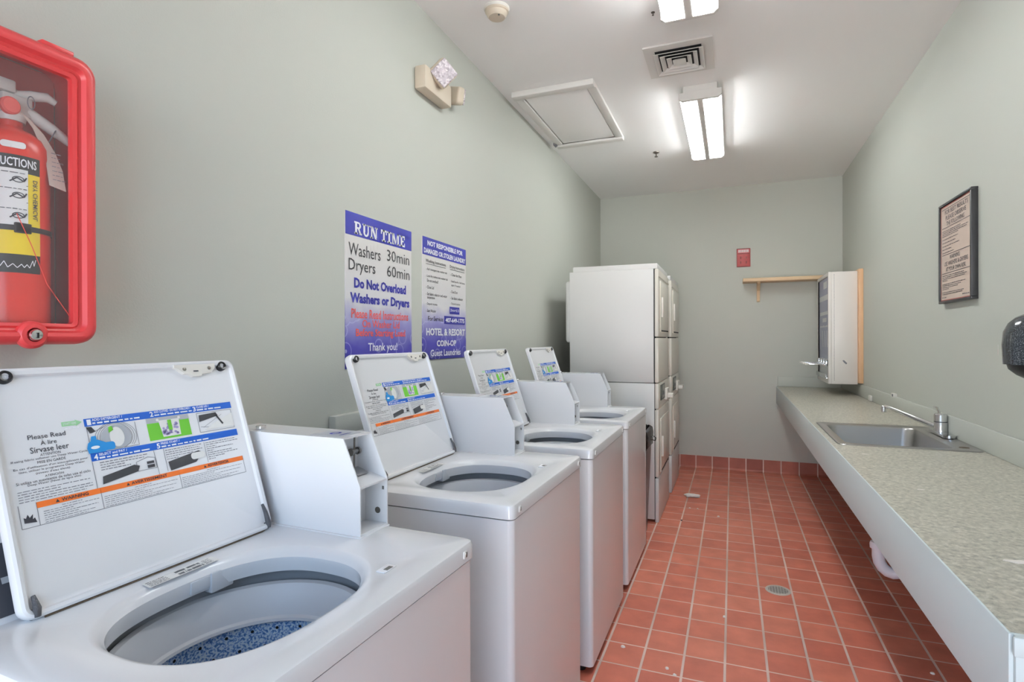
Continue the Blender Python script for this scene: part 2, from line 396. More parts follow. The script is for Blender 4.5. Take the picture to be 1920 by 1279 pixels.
# ------------------------------------------------------------ room
XL, XR, YB, YF, ZC = -1.338, 0.978, 6.068, -1.0, 2.864
T = 0.12
def struct(name, mb, mt): return solo(name, mb, mt, kind='structure', origin=False, smooth=False)
struct('floor', MB().box((XL-T, YF-1.2, -T), (XR+T, YB+T, 0)), M['floor'])
struct('ceiling', MB().box((XL-T, YF-T, ZC), (XR+T, YB+T, ZC+T)), M['ceil'])
struct('wall_left', MB().box((XL-T, YF-T, 0), (XL, YB+T, ZC)), M['wall'])
struct('wall_right', MB().box((XR, YF-T, 0), (XR+T, YB+T, ZC)), M['wall'])
struct('wall_back', MB().box((XL, YB, 0), (XR, YB+T, ZC)), M['wall'])
DX0, DX1, DZ = -1.05, 0.65, 2.32
struct('wall_front', MB().box((XL, YF-T, 0), (DX0, YF, ZC)).box((DX1, YF-T, 0), (XR, YF, ZC)).box((DX0, YF-T, DZ), (DX1, YF, ZC)), M['wall'])
struct('door_1', MB().box((DX0, YF-T, 0), (DX0+.05, YF+.015, DZ)).box((DX1-.05, YF-T, 0), (DX1, YF+.015, DZ)).box((DX0+.05, YF-T, DZ-.05), (DX1-.05, YF+.015, DZ)), M['offwhite'])
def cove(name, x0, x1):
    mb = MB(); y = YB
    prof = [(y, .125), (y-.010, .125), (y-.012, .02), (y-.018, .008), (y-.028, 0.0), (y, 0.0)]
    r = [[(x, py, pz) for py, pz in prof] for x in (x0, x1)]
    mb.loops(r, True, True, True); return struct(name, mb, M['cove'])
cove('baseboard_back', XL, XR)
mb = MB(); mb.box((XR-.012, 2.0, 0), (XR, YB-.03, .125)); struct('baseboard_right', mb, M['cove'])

# ------------------------------------------------------------ ceiling fittings
def light_fixture(y0, y1, label):
    x0, x1 = -.300, -.052
    t = thing('ceiling_light', label, 'light', ((x0+x1)/2, (y0+y1)/2, 2.78), group=None)
    xc = (x0+x1)/2
    hb = MB().box((xc-.098, y0, 2.823), (xc+.098, y1, ZC), .004); hb.box((x0+.002, y0+.02, 2.822), (x1-.002, y1-.02, 2.8245)); part('housing', hb, M['ventgrey'], t, world=True)
    for y in (y0, y1-.022):
        pr = [(x0, 2.825), (x0, 2.79), (x0+.02, 2.775), (x1-.02, 2.775), (x1, 2.79), (x1, 2.825)]
        e = MB().prism(pr, y, y+.022, lambda u, v, q: (u, q, v)); part('end_cap', e, M['ventgrey'], t, world=True)
    for x in (xc-.058, xc+.058):
        part('lamp_tube', MB().cyl((x, y0+.03, 2.797), (0, 1, 0), .016, y1-y0-.06, 16), M['tube'], t, world=True)
    le = MB(); pr = [(x0+.010, 2.824), (x0+.006, 2.792), (x0+.020, 2.775), (x1-.020, 2.775), (x1-.006, 2.792), (x1-.010, 2.824)]
    le.loops([[(u, y0+.02, v) for u, v in pr], [(u, y1-.02, v) for u, v in pr]], False); part('lens', le, M['lens'], t, world=True, smooth=False)
    part('dimming_strip', MB().prism([(xc-.017, 2.775), (xc-.012, 2.772), (xc+.012, 2.772), (xc+.017, 2.775)], y0+.022, y1-.022, lambda u, v, q: (u, q, v)), M['ventgrey'], t, world=True)  # opaque strip added to darken the middle of the lens between the tubes
    return t
light_fixture(1.44, 2.665, 'two-tube fluorescent ceiling light cut off by the top of the photo')
light_fixture(3.56, 4.785, 'glowing two-tube fluorescent ceiling light between the vent and the back wall')

# vent
t = thing('ceiling_vent', 'white square louvred air vent in the ceiling', 'vent', (-.262, 3.19, 2.85))
vb = MB(); vcx, vcy = -.262, 3.19
vb.box((vcx-.175, vcy-.18, 2.856), (vcx+.175, vcy+.18, ZC)); part('face_plate', vb, M['ventgrey'], t, world=True)
part('duct_opening', MB().box((vcx-.118, vcy-.128, 2.853), (vcx+.118, vcy+.128, 2.857)), M['gap'], t, world=True, label='dark duct opening')
for k, (a, z) in enumerate(((.126, 0), (.094, 0), (.062, 0), (.034, 0))):
    g = MB(); b = a-.024
    def rect(h, zz): return [(vcx-h, vcy-h, zz), (vcx+h, vcy-h, zz), (vcx+h, vcy+h, zz), (vcx-h, vcy+h, zz)]
    if k < 3: g.loops([rect(a-.029, 2.8575), rect(a-.003, 2.842), rect(a, 2.839), rect(a+.002, 2.841), rect(a-.026, 2.8585)], True)
    else: g.loops([rect(a-.020, 2.8575), rect(a, 2.841), rect(a, 2.839)], True, True, True)
    part('louvre', g, M['ventgrey'], t, world=True, smooth=False)

# access hatch
t = thing('access_hatch', 'white framed ceiling access hatch along the left wall', 'hatch', (-1.02, 3.79, 2.82))
hx0, hx1, hy0, hy1 = -1.275, -.755, 3.24, 4.26
fr_ = MB()
for lo, hi in (((hx0, hy0, 2.828), (hx1, hy0+.06, ZC)), ((hx0, hy1-.06, 2.828), (hx1, hy1, ZC)), ((hx0, hy0+.06, 2.838), (hx0+.055, hy1-.06, ZC)), ((hx1-.055, hy0+.06, 2.838), (hx1, hy1-.06, ZC))):
    fr_.box(lo, hi, .006)
part('hatch_frame', fr_, M['ventgrey'], t, world=True)
part('hatch_panel', MB().box((hx0+.062, hy0+.068, 2.846), (hx1-.06, hy1-.068, ZC-.001), .003), M['ceil'], t, world=True)
part('latch', MB().box((hx0-.012, hy1-.1, 2.832), (hx0+.012, hy1-.04, 2.85), .003), M['greyink'], t, world=True, label='grey metal latch at the far corner')

# smoke detector
t = thing('smoke_detector', 'cream round smoke detector on the ceiling', 'smoke detector', (-1.012, 2.395, 2.80))
part('base_ring', MB().lathe([(.0, ZC), (.058, ZC), (.060, 2.857), (.056, 2.85)], (-1.012, 2.395, 0), n=40, cap0=False), M['offwhite'], t, world=True)
part('detector_body', MB().lathe([(.055, 2.852), (.054, 2.843), (.049, 2.840), (.046, 2.828), (.038, 2.818), (.0001, 2.815)], (-1.012, 2.395, 0), n=40), M['beige'], t, world=True)
part('indicator', MB().cyl((-.992, 2.372, 2.814), (0, 0, 1), .004, .005, 10), M['dark'], t, world=True)
# sprinklers
def sprinkler(x, y, label, k=1.0):
    t = thing('sprinkler_head', label, 'sprinkler', (x, y, 2.82))
    part('escutcheon', MB().lathe([(.0001, ZC), (.026*k, ZC), (.024*k, ZC-.007*k), (.012*k, ZC-.011*k)], (x, y, 0), n=24), M['sprink'], t, world=True)
    part('deflector', MB().cyl((x, y, ZC-.036*k), (0, 0, 1), .005*k, .03*k, 10).lathe([(.0001, ZC-.040*k), (.014*k, ZC-.040*k), (.014*k, ZC-.037*k), (.0001, ZC-.035*k)], (x, y, 0), n=16), M['sprink'], t, world=True)
sprinkler(-.575, 4.72, 'small dark sprinkler head left of the far ceiling light')
sprinkler(-.342, 2.70, 'tiny sprinkler head beside the cut-off ceiling light', .35)

# ------------------------------------------------------------ emergency light
t = thing('emergency_light', 'cream two-headed emergency light high on the left wall', 'emergency light', (XL, 2.37, 2.44))
ey0, ey1, ez0, ez1 = 2.20, 2.455, 2.462, 2.568
part('battery_case', MB().box((XL, ey0, ez0), (XL+.060, ey1, ez1), .010), M['beige'], t, world=True)
def head(cy, cz, cx, aim, k=1.0, name='lamp_head'):
    ax = Vector(aim).normalized(); q = Vector((0, 0, 1)).rotation_difference(ax).to_matrix().to_4x4()
    q = Matrix.Translation((cx, cy, cz)) @ q @ Matrix.Scale(k, 4)
    h = MB().box((-.052, -.052, -.06), (.052, .052, .0), .018, 3, R=q)
    ho = part(name, h, M['beige'], t, world=True)
    part('lens', MB().box((-.046, -.046, -.002), (.046, .046, .010), .01, 3, R=q), M['crystal'], ho, world=True, label='clear faceted lens')
head(2.290, 2.555, XL+.105, (.62, -.70, -.33))
head(2.555, 2.560, XL+.048, (.25, .93, .12), .82)

# ------------------------------------------------------------ posters on the left wall
def wallframe(y0, z0): return frame((XL, y0, z0), (0, 1, 0), (0, 0, 1), (1, 0, 0))
t = thing('poster', 'larger wall poster headed RUN TIME above the second washer', 'poster', (XL, 1.935, 1.20))
py0, py1, pz0, pz1 = 1.706, 2.166, 1.215, 1.807
PW = py1-py0
f = wallframe(py0, pz0); H = pz1-pz0
part('sheet', MB().box((XL+.0003, py0, pz0), (XL+.004, py1, pz1)), poster_mat('bubble_poster_print', 0.0, H, (38, 34, 130)), t, world=True, smooth=False)
W0 = .0045
zz = lambda z: z-pz0
part('header_band', MB().patch(f, 0, PW, zz(1.720), H, W0), M['pblue'], t, world=True, decal=True)
def slab(mb, word, fr, u0, u1, v0, v1, w):
    """bold slab-serif capitals built from bars"""
    B = lambda a, b, c, d: [(a, c), (b, c), (b, d), (a, d)]
    def arc(cx, cy, ro, ri, a0, a1, n=10):
        out = []
        for i in range(n):
            A, Z = a0+(a1-a0)*i/n, a0+(a1-a0)*(i+1)/n
            out.append([(cx+ro[0]*math.cos(A), cy+ro[1]*math.sin(A)), (cx+ro[0]*math.cos(Z), cy+ro[1]*math.sin(Z)), (cx+ri[0]*math.cos(Z), cy+ri[1]*math.sin(Z)), (cx+ri[0]*math.cos(A), cy+ri[1]*math.sin(A))])
        return out
    G = {'I': (.56, [B(.16, .40, 0, 1), B(0, .56, 0, .14), B(0, .56, .86, 1)]),
         'T': (.84, [B(.30, .54, 0, 1), B(.16, .68, 0, .14), B(0, .84, .84, 1), B(0, .13, .62, .84), B(.71, .84, .62, .84)]),
         'E': (.76, [B(.10, .34, 0, 1), B(0, .76, 0, .15), B(0, .74, .85, 1), B(.34, .56, .43, .57), B(.64, .76, .15, .36), B(.62, .74, .66, .85)]),
         'N': (.98, [B(.10, .26, 0, 1), B(0, .38, 0, .13), B(0, .2, .87, 1), [(.08, 1), (.36, 1), (.88, 0), (.62, 0)], B(.72, .88, .13, 1), B(.60, .98, .87, 1)]),
         'R': (.94, [B(.10, .34, 0, 1), B(0, .44, 0, .14), B(0, .12, .86, 1), B(.34, .52, .86, 1), B(.34, .52, .44, .58), [(.42, .46), (.64, .46), (.86, .08), (.62, .08)], B(.62, .94, 0, .14)] + arc(.52, .72, (.30, .28), (.09, .14), -PI/2, PI/2)),
         'U': (.92, [B(.10, .34, .34, 1), B(0, .44, .87, 1), B(.64, .80, .34, 1), B(.54, .92, .87, 1)] + arc(.45, .35, (.35, .36), (.15, .20), PI, 2*PI)),
         'M': (1.2, [B(.10, .25, 0, 1), B(0, .36, 0, .13), B(0, .2, .87, 1), [(.08, 1), (.38, 1), (.66, .16), (.54, 0)], [(.54, 0), (.66, .16), (.94, 1), (.84, 1)], B(.86, 1.10, 0, 1), B(.76, 1.20, 0, .13), B(.94, 1.20, .87, 1)])}
    tot = sum((G[c][0] if c != ' ' else .30) + .07 for c in word) - .07
    k = (u1-u0)/tot; u = u0
    for c in word:
        if c == ' ': u += .37*k; continue
        for pl_ in G[c][1]: mb.poly(fr, [(u+x*k, v0+y*(v1-v0)) for x, y in pl_], w)
        u += (G[c][0]+.07)*k
    return mb
W1 = W0+.0008
part('title_lettering', slab(MB(), 'RUN TIME', f, .052, .405, zz(1.728), zz(1.776), W1), M['whiteink'], t, world=True, decal=True, label='white words RUN TIME')
for s_, ua, ub, za, zb in (('Washers', .018, .222, 1.645, 1.692), ('30min', .268, .440, 1.653, 1.700), ('Dryers', .018, .186, 1.574, 1.632), ('60min', .268, .442, 1.588, 1.634)):
    part('running_time_lettering', MB().text(s_, f, ua, ub, zz(za), zz(zb), W1), M['posterink'], t, world=True, decal=True, label='black words '+s_)
a = MB().text('Do Not Overload', f, .050, .412, zz(1.522), zz(1.562), W1, .04).text('Washers or Dryers', f, .026, .440, zz(1.454), zz(1.504), W1, .04)
part('navy_lettering', a, M['navy'], t, world=True, decal=True, label='navy words Do Not Overload Washers or Dryers')
a = MB().text('Please Read Instructions', f, .033, .430, zz(1.407), zz(1.443), W1, .012).text('On Washer Lid', f, .10, .36, zz(1.372), zz(1.403), W1, .012).text('Before Starting Load', f, .060, .405, zz(1.329), zz(1.367), W1, .02)
part('red_lettering', a, M['redink'], t, world=True, decal=True, label='red reading instructions')
a = MB().text('Thank you!', f, .137, .342, zz(1.270), zz(1.312), W1, .015).text('Hotel & Resort Laundries', f, .05, .41, zz(1.232), zz(1.266), W1, .012)
part('white_lettering', a, M['whiteink'], t, world=True, decal=True, label='white closing lines')

t = thing('poster', 'narrower wall poster headed NOT RESPONSIBLE beside the RUN TIME poster', 'poster', (XL, 2.488, 1.22))
py0, py1, pz0, pz1 = 2.262, 2.716, 1.230, 1.807
PW = py1-py0; H = pz1-pz0; f = wallframe(py0, pz0); zz = lambda z: z-pz0
part('sheet', MB().box((XL+.0003, py0, pz0), (XL+.004, py1, pz1)), poster_mat('bubble_notice_print', 0.0, H, (30, 30, 124)), t, world=True, smooth=False)
part('header_band', MB().patch(f, 0, PW, zz(1.723), H, W0), M['pblue'], t, world=True, decal=True)
for s_, ua, ub, za, zb in (('NOT RESPONSIBLE FOR', .045, .415, 1.769, 1.794), ('DAMAGED OR STOLEN LAUNDRY', .012, .445, 1.731, 1.756)):
    part('title_lettering', MB().text(s_, f, ua, ub, zz(za), zz(zb), W1, .04), M['whiteink'], t, world=True, decal=True, label='white heading words '+s_)
a = MB().text('Washing Instructions', f, .03, .225, zz(1.686), zz(1.705), W1, .006).text('Drying Instructions', f, .27, .435, zz(1.686), zz(1.705), W1, .006)
a.line(f, [(.03, zz(1.682)), (.225, zz(1.682))], .002, W1).line(f, [(.27, zz(1.682)), (.435, zz(1.682))], .002, W1)
for i, s_ in enumerate(('- Add detergent into washer tub', '- Load dry clothes into washer tub', '  Do not overload!', '- Close Lid', '- Set fabric selector and water', '  temperature', '- Deposit monies', '- Start Washer')):
    z = (1.650, 1.618, 1.598, 1.566, 1.534, 1.515, 1.486, 1.455)[i]; s2 = s_.strip(); L = len(s2)*.0067
    u0 = .03 if s_[0] == '-' else .04
    a.text(s2, f, u0, min(u0+L, .245), zz(z), zz(z+.014), W1, .003)
for i, s_ in enumerate(('- Clean lint filter', '- Load laundry, fold items', '  apart if needed', '- Close Door', '- Set fabric selector', '- Deposit monies')):
    z = (1.650, 1.615, 1.595, 1.562, 1.530, 1.500)[i]; s2 = s_.strip(); L = len(s2)*.0067
    u0 = .275 if s_[0] == '-' else .285
    a.text(s2, f, u0, min(u0+L, .44), zz(z), zz(z+.014), W1, .003)
a.text('For Service:', f, .05, .20, zz(1.414), zz(1.436), W1, .006)
part('black_lettering', a, M['posterink'], t, world=True, decal=True, label='black washing and drying instructions')
part('number_panel', MB().patch(f, .265, .375, zz(1.455), zz(1.492), W1), M['navy'], t, world=True, decal=True)
part('number_panel', MB().patch(f, .207, .440, zz(1.403), zz(1.443), W1), M['navy'], t, world=True, decal=True)
W2 = W1+.0008
for s_, ua, ub, za, zb, bo in (('407-649-1775', .220, .430, 1.411, 1.434, .03), ('25min=$.25', .272, .368, 1.466, 1.481, 0), ('HOTEL & RESORT', .03, .438, 1.344, 1.380, .035), ('COIN-OP', .13, .335, 1.291, 1.322, .035), ('Guest Laundries', .07, .385, 1.244, 1.277, .02)):
    part('white_lettering', MB().text(s_, f, ua, ub, zz(za), zz(zb), W2, bo), M['whiteink'], t, world=True, decal=True, label='white words '+s_)

# painted access box low on the left wall
t = thing('utility_box', 'sage painted utility box low on the left wall behind the second washer', 'utility box', (XL, 1.9, .93))
part('box_cover', MB().box((XL, 1.615, .955), (XL+.03, 2.25, 1.052), .004), M['wall'], t, world=True)
part('lower_ledge', MB().box((XL, 1.615, .925), (XL+.06, 2.25, .95), .004), M['shroud'], t, world=True)

# ------------------------------------------------------------ fire extinguisher cabinet
t = thing('extinguisher_cabinet', 'red plastic fire extinguisher cabinet with clear window on left wall', 'fire cabinet', (XL, .60, 1.31))
CX = -1.19; cy0, cy1, cz0, cz1 = .448, .752, 1.316, 1.884
fc = frame((CX, 0, 0), (0, 1, 0), (0, 0, 1), (1, 0, 0))
box = MB()
ringz = []
for ins, w in ((.0, XL-CX), (.0, -.03), (.003, -.012), (.010, -.003), (.018, 0.0), (.026, -.002), (.031, -.010), (.036, -.012), (.040, -.008), (.047, -.010), (.047, -.024)):
    ringz.append([fc(u, v, w) for u, v in rrect(cy0+ins, cy1-ins, cz0+ins*.85, cz1-ins, max(.034-ins*.6, .004), 6)])
box.loops(ringz, True); fr_o = part('door_frame', box, M['red'], t, world=True)
part('hinge_tab', MB().box((CX-.05, .655, cz1-.004), (CX-.012, .71, cz1+.006), .002), M['red'], t, world=True)
part('back_liner', MB().box((XL+.001, cy0+.004, cz0+.004), (XL+.004, cy1-.004, cz1-.004)), M['redback'], t, world=True)
part('window_pane', MB().box((CX-.022, cy0+.045, cz0+.038), (CX-.019, cy1-.045, cz1-.045)), M['pane'], t, world=True)
lk = MB().lathe([(.026, -.012), (.025, -.004), (.020, .001), (.013, .002), (.013, .0)], fc(.634, 1.334, 0), (1, 0, 0), n=32); lo_ = part('lock_boss', lk, M['red'], t, world=True)
part('lock_cylinder', MB().lathe([(.0105, 0), (.0105, .006), (.009, .009), (.0001, .010)], fc(.634, 1.334, 0), (1, 0, 0), n=24).box(fc(.632, 1.329, .0095), fc(.636, 1.337, .0112)), M['chrome'], lo_, world=True, label='chrome lock cylinder')
part('keyhole', MB().box(fc(.6325, 1.328, .0105), fc(.6355, 1.338, .0118)), M['black'], lo_, world=True)
part('crack_line', MB().line(fc, [(.617, 1.555), (.640, 1.50), (.665, 1.43), (.703, 1.372)], .0016, -.0185), M['redink'], t, world=True, decal=True, label='pale crack in the window')

# the extinguisher
EX, EY, ER = -1.273, .641, .058
t = thing('fire_extinguisher', 'red fire extinguisher with chrome lever inside the wall cabinet', 'fire extinguisher', (EX, EY, 1.322))
part('tank', MB().lathe([(.0001, 1.322), (.050, 1.324), (.056, 1.335), (ER, 1.35), (ER, 1.672), (.056, 1.69), (.049, 1.706), (.036, 1.717), (.022, 1.723), (.018, 1.728), (.018, 1.745)], (EX, EY, 0), n=40), M['redtank'], t, world=True)
part('valve', MB().lathe([(.0001, 1.738), (.022, 1.738), (.024, 1.75), (.016, 1.762), (.014, 1.785), (.0001, 1.788)], (EX, EY, 0), n=24).box((EX-.014, EY-.02, 1.752), (EX+.014, EY+.03, 1.79), .004), M['silver'], t, world=True)
part('gauge', MB().cyl((EX+.014, EY-.012, 1.762), (1, 0, 0), .016, .014, 24, .003), M['redink'], t, world=True, label='pinkish round pressure gauge')
part('carry_handle', MB().tube([(EX, EY+.01, 1.770), (EX+.006, EY+.03, 1.762), (EX+.012, EY+.062, 1.744), (EX+.014, EY+.084, 1.732), (EX+.014, EY+.092, 1.722)], [.010, .011, .011, .009, .004], 12), M['silver'], t, world=True)
part('squeeze_lever', MB().tube([(EX, EY-.02, 1.806), (EX, EY+.01, 1.794), (EX+.008, EY+.03, 1.798), (EX+.012, EY+.054, 1.804), (EX+.014, EY+.068, 1.798)], [.006, .009, .010, .009, .006], 12).box((EX-.012, EY-.03, 1.792), (EX+.012, EY+.004, 1.816), .004), M['silver'], t, world=True)
part('seal_wire', MB().tube([(EX+.02, EY+.066, 1.745), (EX+.03, EY+.052, 1.722), (EX+.035, EY+.040, 1.700)], .0012, 6), M['greyink'], t, world=True)
part('pull_ring', MB().ring(fc, EY+.022, 1.780, .006, .012, .001, EX-CX+.022), M['greyink'], t, world=True)
tagm = MB(); pts = [(EY+.008, 1.752), (EY+.026, 1.728), (EY+.040, 1.695), (EY+.047, 1.662), (EY+.049, 1.622)]
wv = [.006, .009, .012, .014, .0145]
tagm.loops([[(EX+.030+.006*i, y-w, z) for i, ((y, z), w) in enumerate(zip(pts, wv))], [(EX+.030+.006*i, y+w, z-.006) for i, ((y, z), w) in enumerate(zip(pts, wv))]], False)
tagm.loops([[(EX+.0292+.006*i, y-w, z) for i, ((y, z), w) in enumerate(zip(pts, wv))], [(EX+.0292+.006*i, y+w, z-.006) for i, ((y, z), w) in enumerate(zip(pts, wv))]], False)
tg_o = part('inspection_tag', tagm, M['tagpaper'], t, world=True)
a = MB(); tq = lambda u, v, w=0.0: Vector((EX+.058+(1.66-v)*.10+w, u, v))
for i in range(7): a.fine(tq, EY+.036, EY+.058, 1.632+i*.0085, .0022, (1, .8, .95, .6, .9, .7, .8)[i], .001, i)
part('tag_print', a, M['greyink'], tg_o, world=True, decal=True)
def tankband(z0, z1, a0, a1, rr, n=20):
    mb = MB(); mb.loops([[(EX+rr*math.cos(a0+(a1-a0)*i/n), EY+rr*math.sin(a0+(a1-a0)*i/n), z) for i in range(n+1)] for z in (z0, z1)], False); return mb
def tankfr(rr): return lambda u, v, w=0.0: Vector((EX+(rr+w)*math.cos(u/rr), EY+(rr+w)*math.sin(u/rr), v))
part('label_black', tankband(1.448, 1.664, -1.3, .30, ER+.0006), M['labelblack'], t, world=True, label='black label backing')
part('label_yellow', tankband(1.482, 1.632, -1.3, .29, ER+.0012), M['yellow'], t, world=True, label='yellow label field')
part('label_white', tankband(1.535, 1.638, -1.3, -.06, ER+.0018), M['paper'], t, world=True, label='white instruction pictures')
tf = tankfr(ER+.002)
a = MB().text('DRY CHEMICAL', lambda u, v, w: tf(.0115-(v-1.0), 1.622-u, w), 0, .075, 1.0, 1.008, .0008, .01)
for i, z in enumerate((1.614, 1.585, 1.548)):
    a.fine(tf, -.05, -.006, z+.016, .003, seed=i, thin=.6).ring(tf, -.018, z+.005, .008, .005, .0008, .0006).line(tf, [(-.030, z), (-.020, z+.008), (-.010, z+.002), (-.006, z+.010)], .0022, .0006)
a.line(tf, [(-.05, 1.609), (-.004, 1.609)], .001).line(tf, [(-.05, 1.578), (-.004, 1.578)], .001)
part('label_ink', a, M['ink'], t, world=True, decal=True)
a = MB().text('INSTRUCTIONS', tf, -.075, .010, 1.642, 1.658, .0006, .02)
part('heading_lettering', a, M['whiteink'], t, world=True, decal=True, label='white word INSTRUCTIONS')
a = MB().line(tf, [(-.045, 1.456), (-.038, 1.468), (-.033, 1.457), (-.026, 1.464), (-.020, 1.457), (-.014, 1.464), (-.010, 1.458), (-.006, 1.464), (-.002, 1.458), (.003, 1.472), (.005, 1.462), (.008, 1.474)], .0012, .0006)
part('script_lettering', a, M['whiteink'], t, world=True, decal=True, label='white script at the label foot')
part('strap', tankband(1.525, 1.535, -1.6, 1.3, ER+.002).box((EX+ER-.004, EY-.024, 1.521), (EX+ER+.003, EY+.002, 1.540), .002), M['labelblack'], t, world=True, label='black clamp strap')
part('bracket', MB().box((XL+.0045, EY-.02, 1.40), (EX-ER+.003, EY+.02, 1.62)), M['dark'], t, world=True)
part('size_sticker', MB().poly(tankfr(ER-.002), rrect(-.04, -.006, 1.676, 1.688, .005), .0035), M['paper'], t, world=True, decal=True)

# ------------------------------------------------------------ washers
def sdrect(x0, x1, y0, y1, r):
    cx, cy, hx, hy = (x0+x1)/2, (y0+y1)/2, (x1-x0)/2-r, (y1-y0)/2-r
    def f(x, y):
        dx, dy = abs(x-cx)-hx, abs(y-cy)-hy
        return math.hypot(max(dx, 0), max(dy, 0))+min(max(dx, dy), 0)-r
    return f
def sell(cx, cy, a, b, n): return lambda x, y: (abs(x-cx)/a)**n+(abs(y-cy)/b)**n-1
def radial(fn, c, ang, z):
    out = []
    for a in ang:
        lo, hi = 0.0, 1.2
        for _ in range(40):
            mid = (lo+hi)/2
            if fn(c[0]+mid*math.cos(a), c[1]+mid*math.sin(a)) < 0: lo = mid
            else: hi = mid
        out.append((c[0]+lo*math.cos(a), c[1]+lo*math.sin(a), z))
    return out
TC = (.080, -.036)
def make_washer(name, label, loc, rz):
    t = thing(name, label, 'washer', loc, rz, 'coin-operated washers in a row')
    vert = lambda a, b: abs(a.z-b.z) > .1
    part('cabinet', MB().loops([[(x, y, z) for x, y in rrect(-.32+i, .327-i, -.339+i, .339-i, .018)] for i, z in ((.0, .03), (0, .848), (.012, .849), (.012, .80))], True, True), M['white'], t)
    part('base_plinth', MB().box((-.30, -.32, .012), (.29, .32, .032)), M['gap'], t, label='dark recessed underside')
    for x in (-.28, .27):
        for y in (-.30, .30): part('foot', MB().cyl((x, y, 0), (0, 0, 1), .02, .014, 12), M['black'], t)
    # worktop with recess and opening
    xs = [-.33, .33]; ys = [-.343, .343]
    ang = [2*PI*i/120 for i in range(120)]
    for x in xs:
        for y in ys:
            a0 = math.atan2(y-TC[1], x-TC[0])
            ang += [a0+d for d in (-.03, -.015, -.006, 0, .006, .015, .03)]
    ang = sorted(a % (2*PI) for a in ang)
    R_ = lambda i, r: sdrect(-.33+i, .33-i, -.343+i, .343-i, r)
    rec = lambda i: sdrect(-.134+i, .276-i, -.272+i, .224-i, .03-i)
    E_ = lambda d: sell(TC[0], TC[1], .165+d, .200+d, 2.45)
    rings = [(R_(.006, .012), .852), (R_(0, .018), .852), (R_(0, .018), .880), (R_(.003, .016), .887), (R_(.009, .012), .890), (rec(0), .890), (rec(.012), .8862), (E_(.020), .8858), (E_(.013), .8835), (E_(.006), .876), (E_(0), .868), (E_(0), .858), (E_(.004), .838), (E_(.012), .838)]
    wt = MB(); wt.loops([radial(fn, TC, ang, z) for fn, z in rings], True); part('worktop', wt, M['white'], t)
    part('seam_shadow_gap', MB().loops([[(x, y, z) for x, y in rrect(-.316+i, .323-i, -.335+i, .335-i, .016)] for i, z in ((.012, .846), (0, .846), (0, .853), (.012, .853))], True), M['gap'], t, label='dark seam under the worktop')
    # tub
    part('tub_shroud', MB().loops([radial(E_(.030), TC, ang, z) for z in (.845, .74)]), M['shroud'], t)
    b_ = MB(); c0 = (TC[0], TC[1], 0)
    b_.lathe([(.224, .78), (.222, .806), (.215, .816), (.206, .813), (.199, .802), (.188, .768), (.184, .757), (.1775, .7535), (.176, .748), (.181, .745)], c0, n=64, sx=.92, sy=1.0)
    part('tub_ring', b_, M['greyplastic'], t)
    part('dispenser_block', MB().box((-.10, -.02, .842), (-.082, .14, .866), .003).box((-.10, .02, .83), (-.078, .07, .87), .003), M['greyplastic'], t)
    k_ = MB(); k_.lathe([(.205, .746), (.205, .46), (.19, .44), (.0001, .44)], c0, n=64, sx=.92, sy=1.0); bk = part('basket', k_, M['basket'], t, label='blue speckled basket')
    hl = MB()
    for r_ in range(5):
        for i in range(26):
            a = 2*PI*(i+.5*(r_ % 2))/26; rr = .2045; z = .722-r_*.034
            q = frame((TC[0]+rr*.92*math.cos(a), TC[1]+rr*math.sin(a), z), (-math.sin(a), math.cos(a), 0), (0, 0, 1), (-math.cos(a), -math.sin(a), 0))
            hl.disc(q, 0, 0, .0032, .0032, .0004, 10)
    part('perforation', hl, M['gap'], bk, decal=True, kind='stuff')
    part('agitator', MB().lathe([(.10, .445), (.085, .47), (.05, .52), (.04, .62), (.034, .66), (.0001, .67)], c0, n=32), M['greyplastic'], t)
    # small marks of the worktop
    for y in (-.296, .296):
        sc = part('screw_cap', MB().box((.329, y-.007, .862), (.3325, y+.007, .878), .002), M['paper'], t)
        part('screw', MB().box((.3315, y-.001, .8645), (.3335, y+.005, .8755), .001), M['screw'], sc)
    sl = part('lid_switch', MB().box((.236, .118, .886), (.256, .155, .8885), .001), M['whiteink'], t)
    part('switch_slot', MB().box((.246, .128, .8875), (.255, .146, .8892)), M['screw'], sl)
    # rating label on the slope behind the opening
    rl = frame((-.099, -.016, .8862), (0, 1, 0), (-.995, 0, .10), (.10, 0, .995))
    lb = part('rating_label', MB().patch(rl, -.078, .062, -.010, .013, .0012), M['paper'], t, decal=True)
    a = MB()
    for i in range(4): a.fine(rl, -.074, -.03, .008-i*.005, .002, .8, .0018, i).fine(rl, .035, .058, .008-i*.005, .002, .7, .0018, i+7)
    for i in range(26):
        if random.random() < .75: a.patch(rl, -.02+i*.002, -.02+i*.002+.0011, .003, .010, .0018)
        if random.random() < .75: a.patch(rl, -.02+i*.002, -.02+i*.002+.0011, -.008, -.001, .0018)
    part('rating_print', a, M['ink'], lb, decal=True)
    # lid
    LEAN = math.radians(18.7)
    lf = frame((-.129, 0, .898), (0, 1, 0), (-math.sin(LEAN), 0, math.cos(LEAN)), (math.cos(LEAN), 0, math.sin(LEAN)))
    u0, u1, v0, v1 = -.262, .220, -.006, .402
    ll = MB(); rg = []
    for ins, w in ((.006, -.022), (.001, -.019), (.0, -.008), (.002, -.001), (.006, .001), (.011, -.0005), (.0135, -.006), (.017, -.0075)):
        rg.append([lf(u, v, w) for u, v in rrect(u0+ins, u1-ins, v0+ins, v1-ins*1.25, max(.022-ins, .004), 6)])
    ll.loops(rg, True, True, True); lid = part('lid', ll, M['white'], t, label='open white lid leaning back')
    WD = -.0066
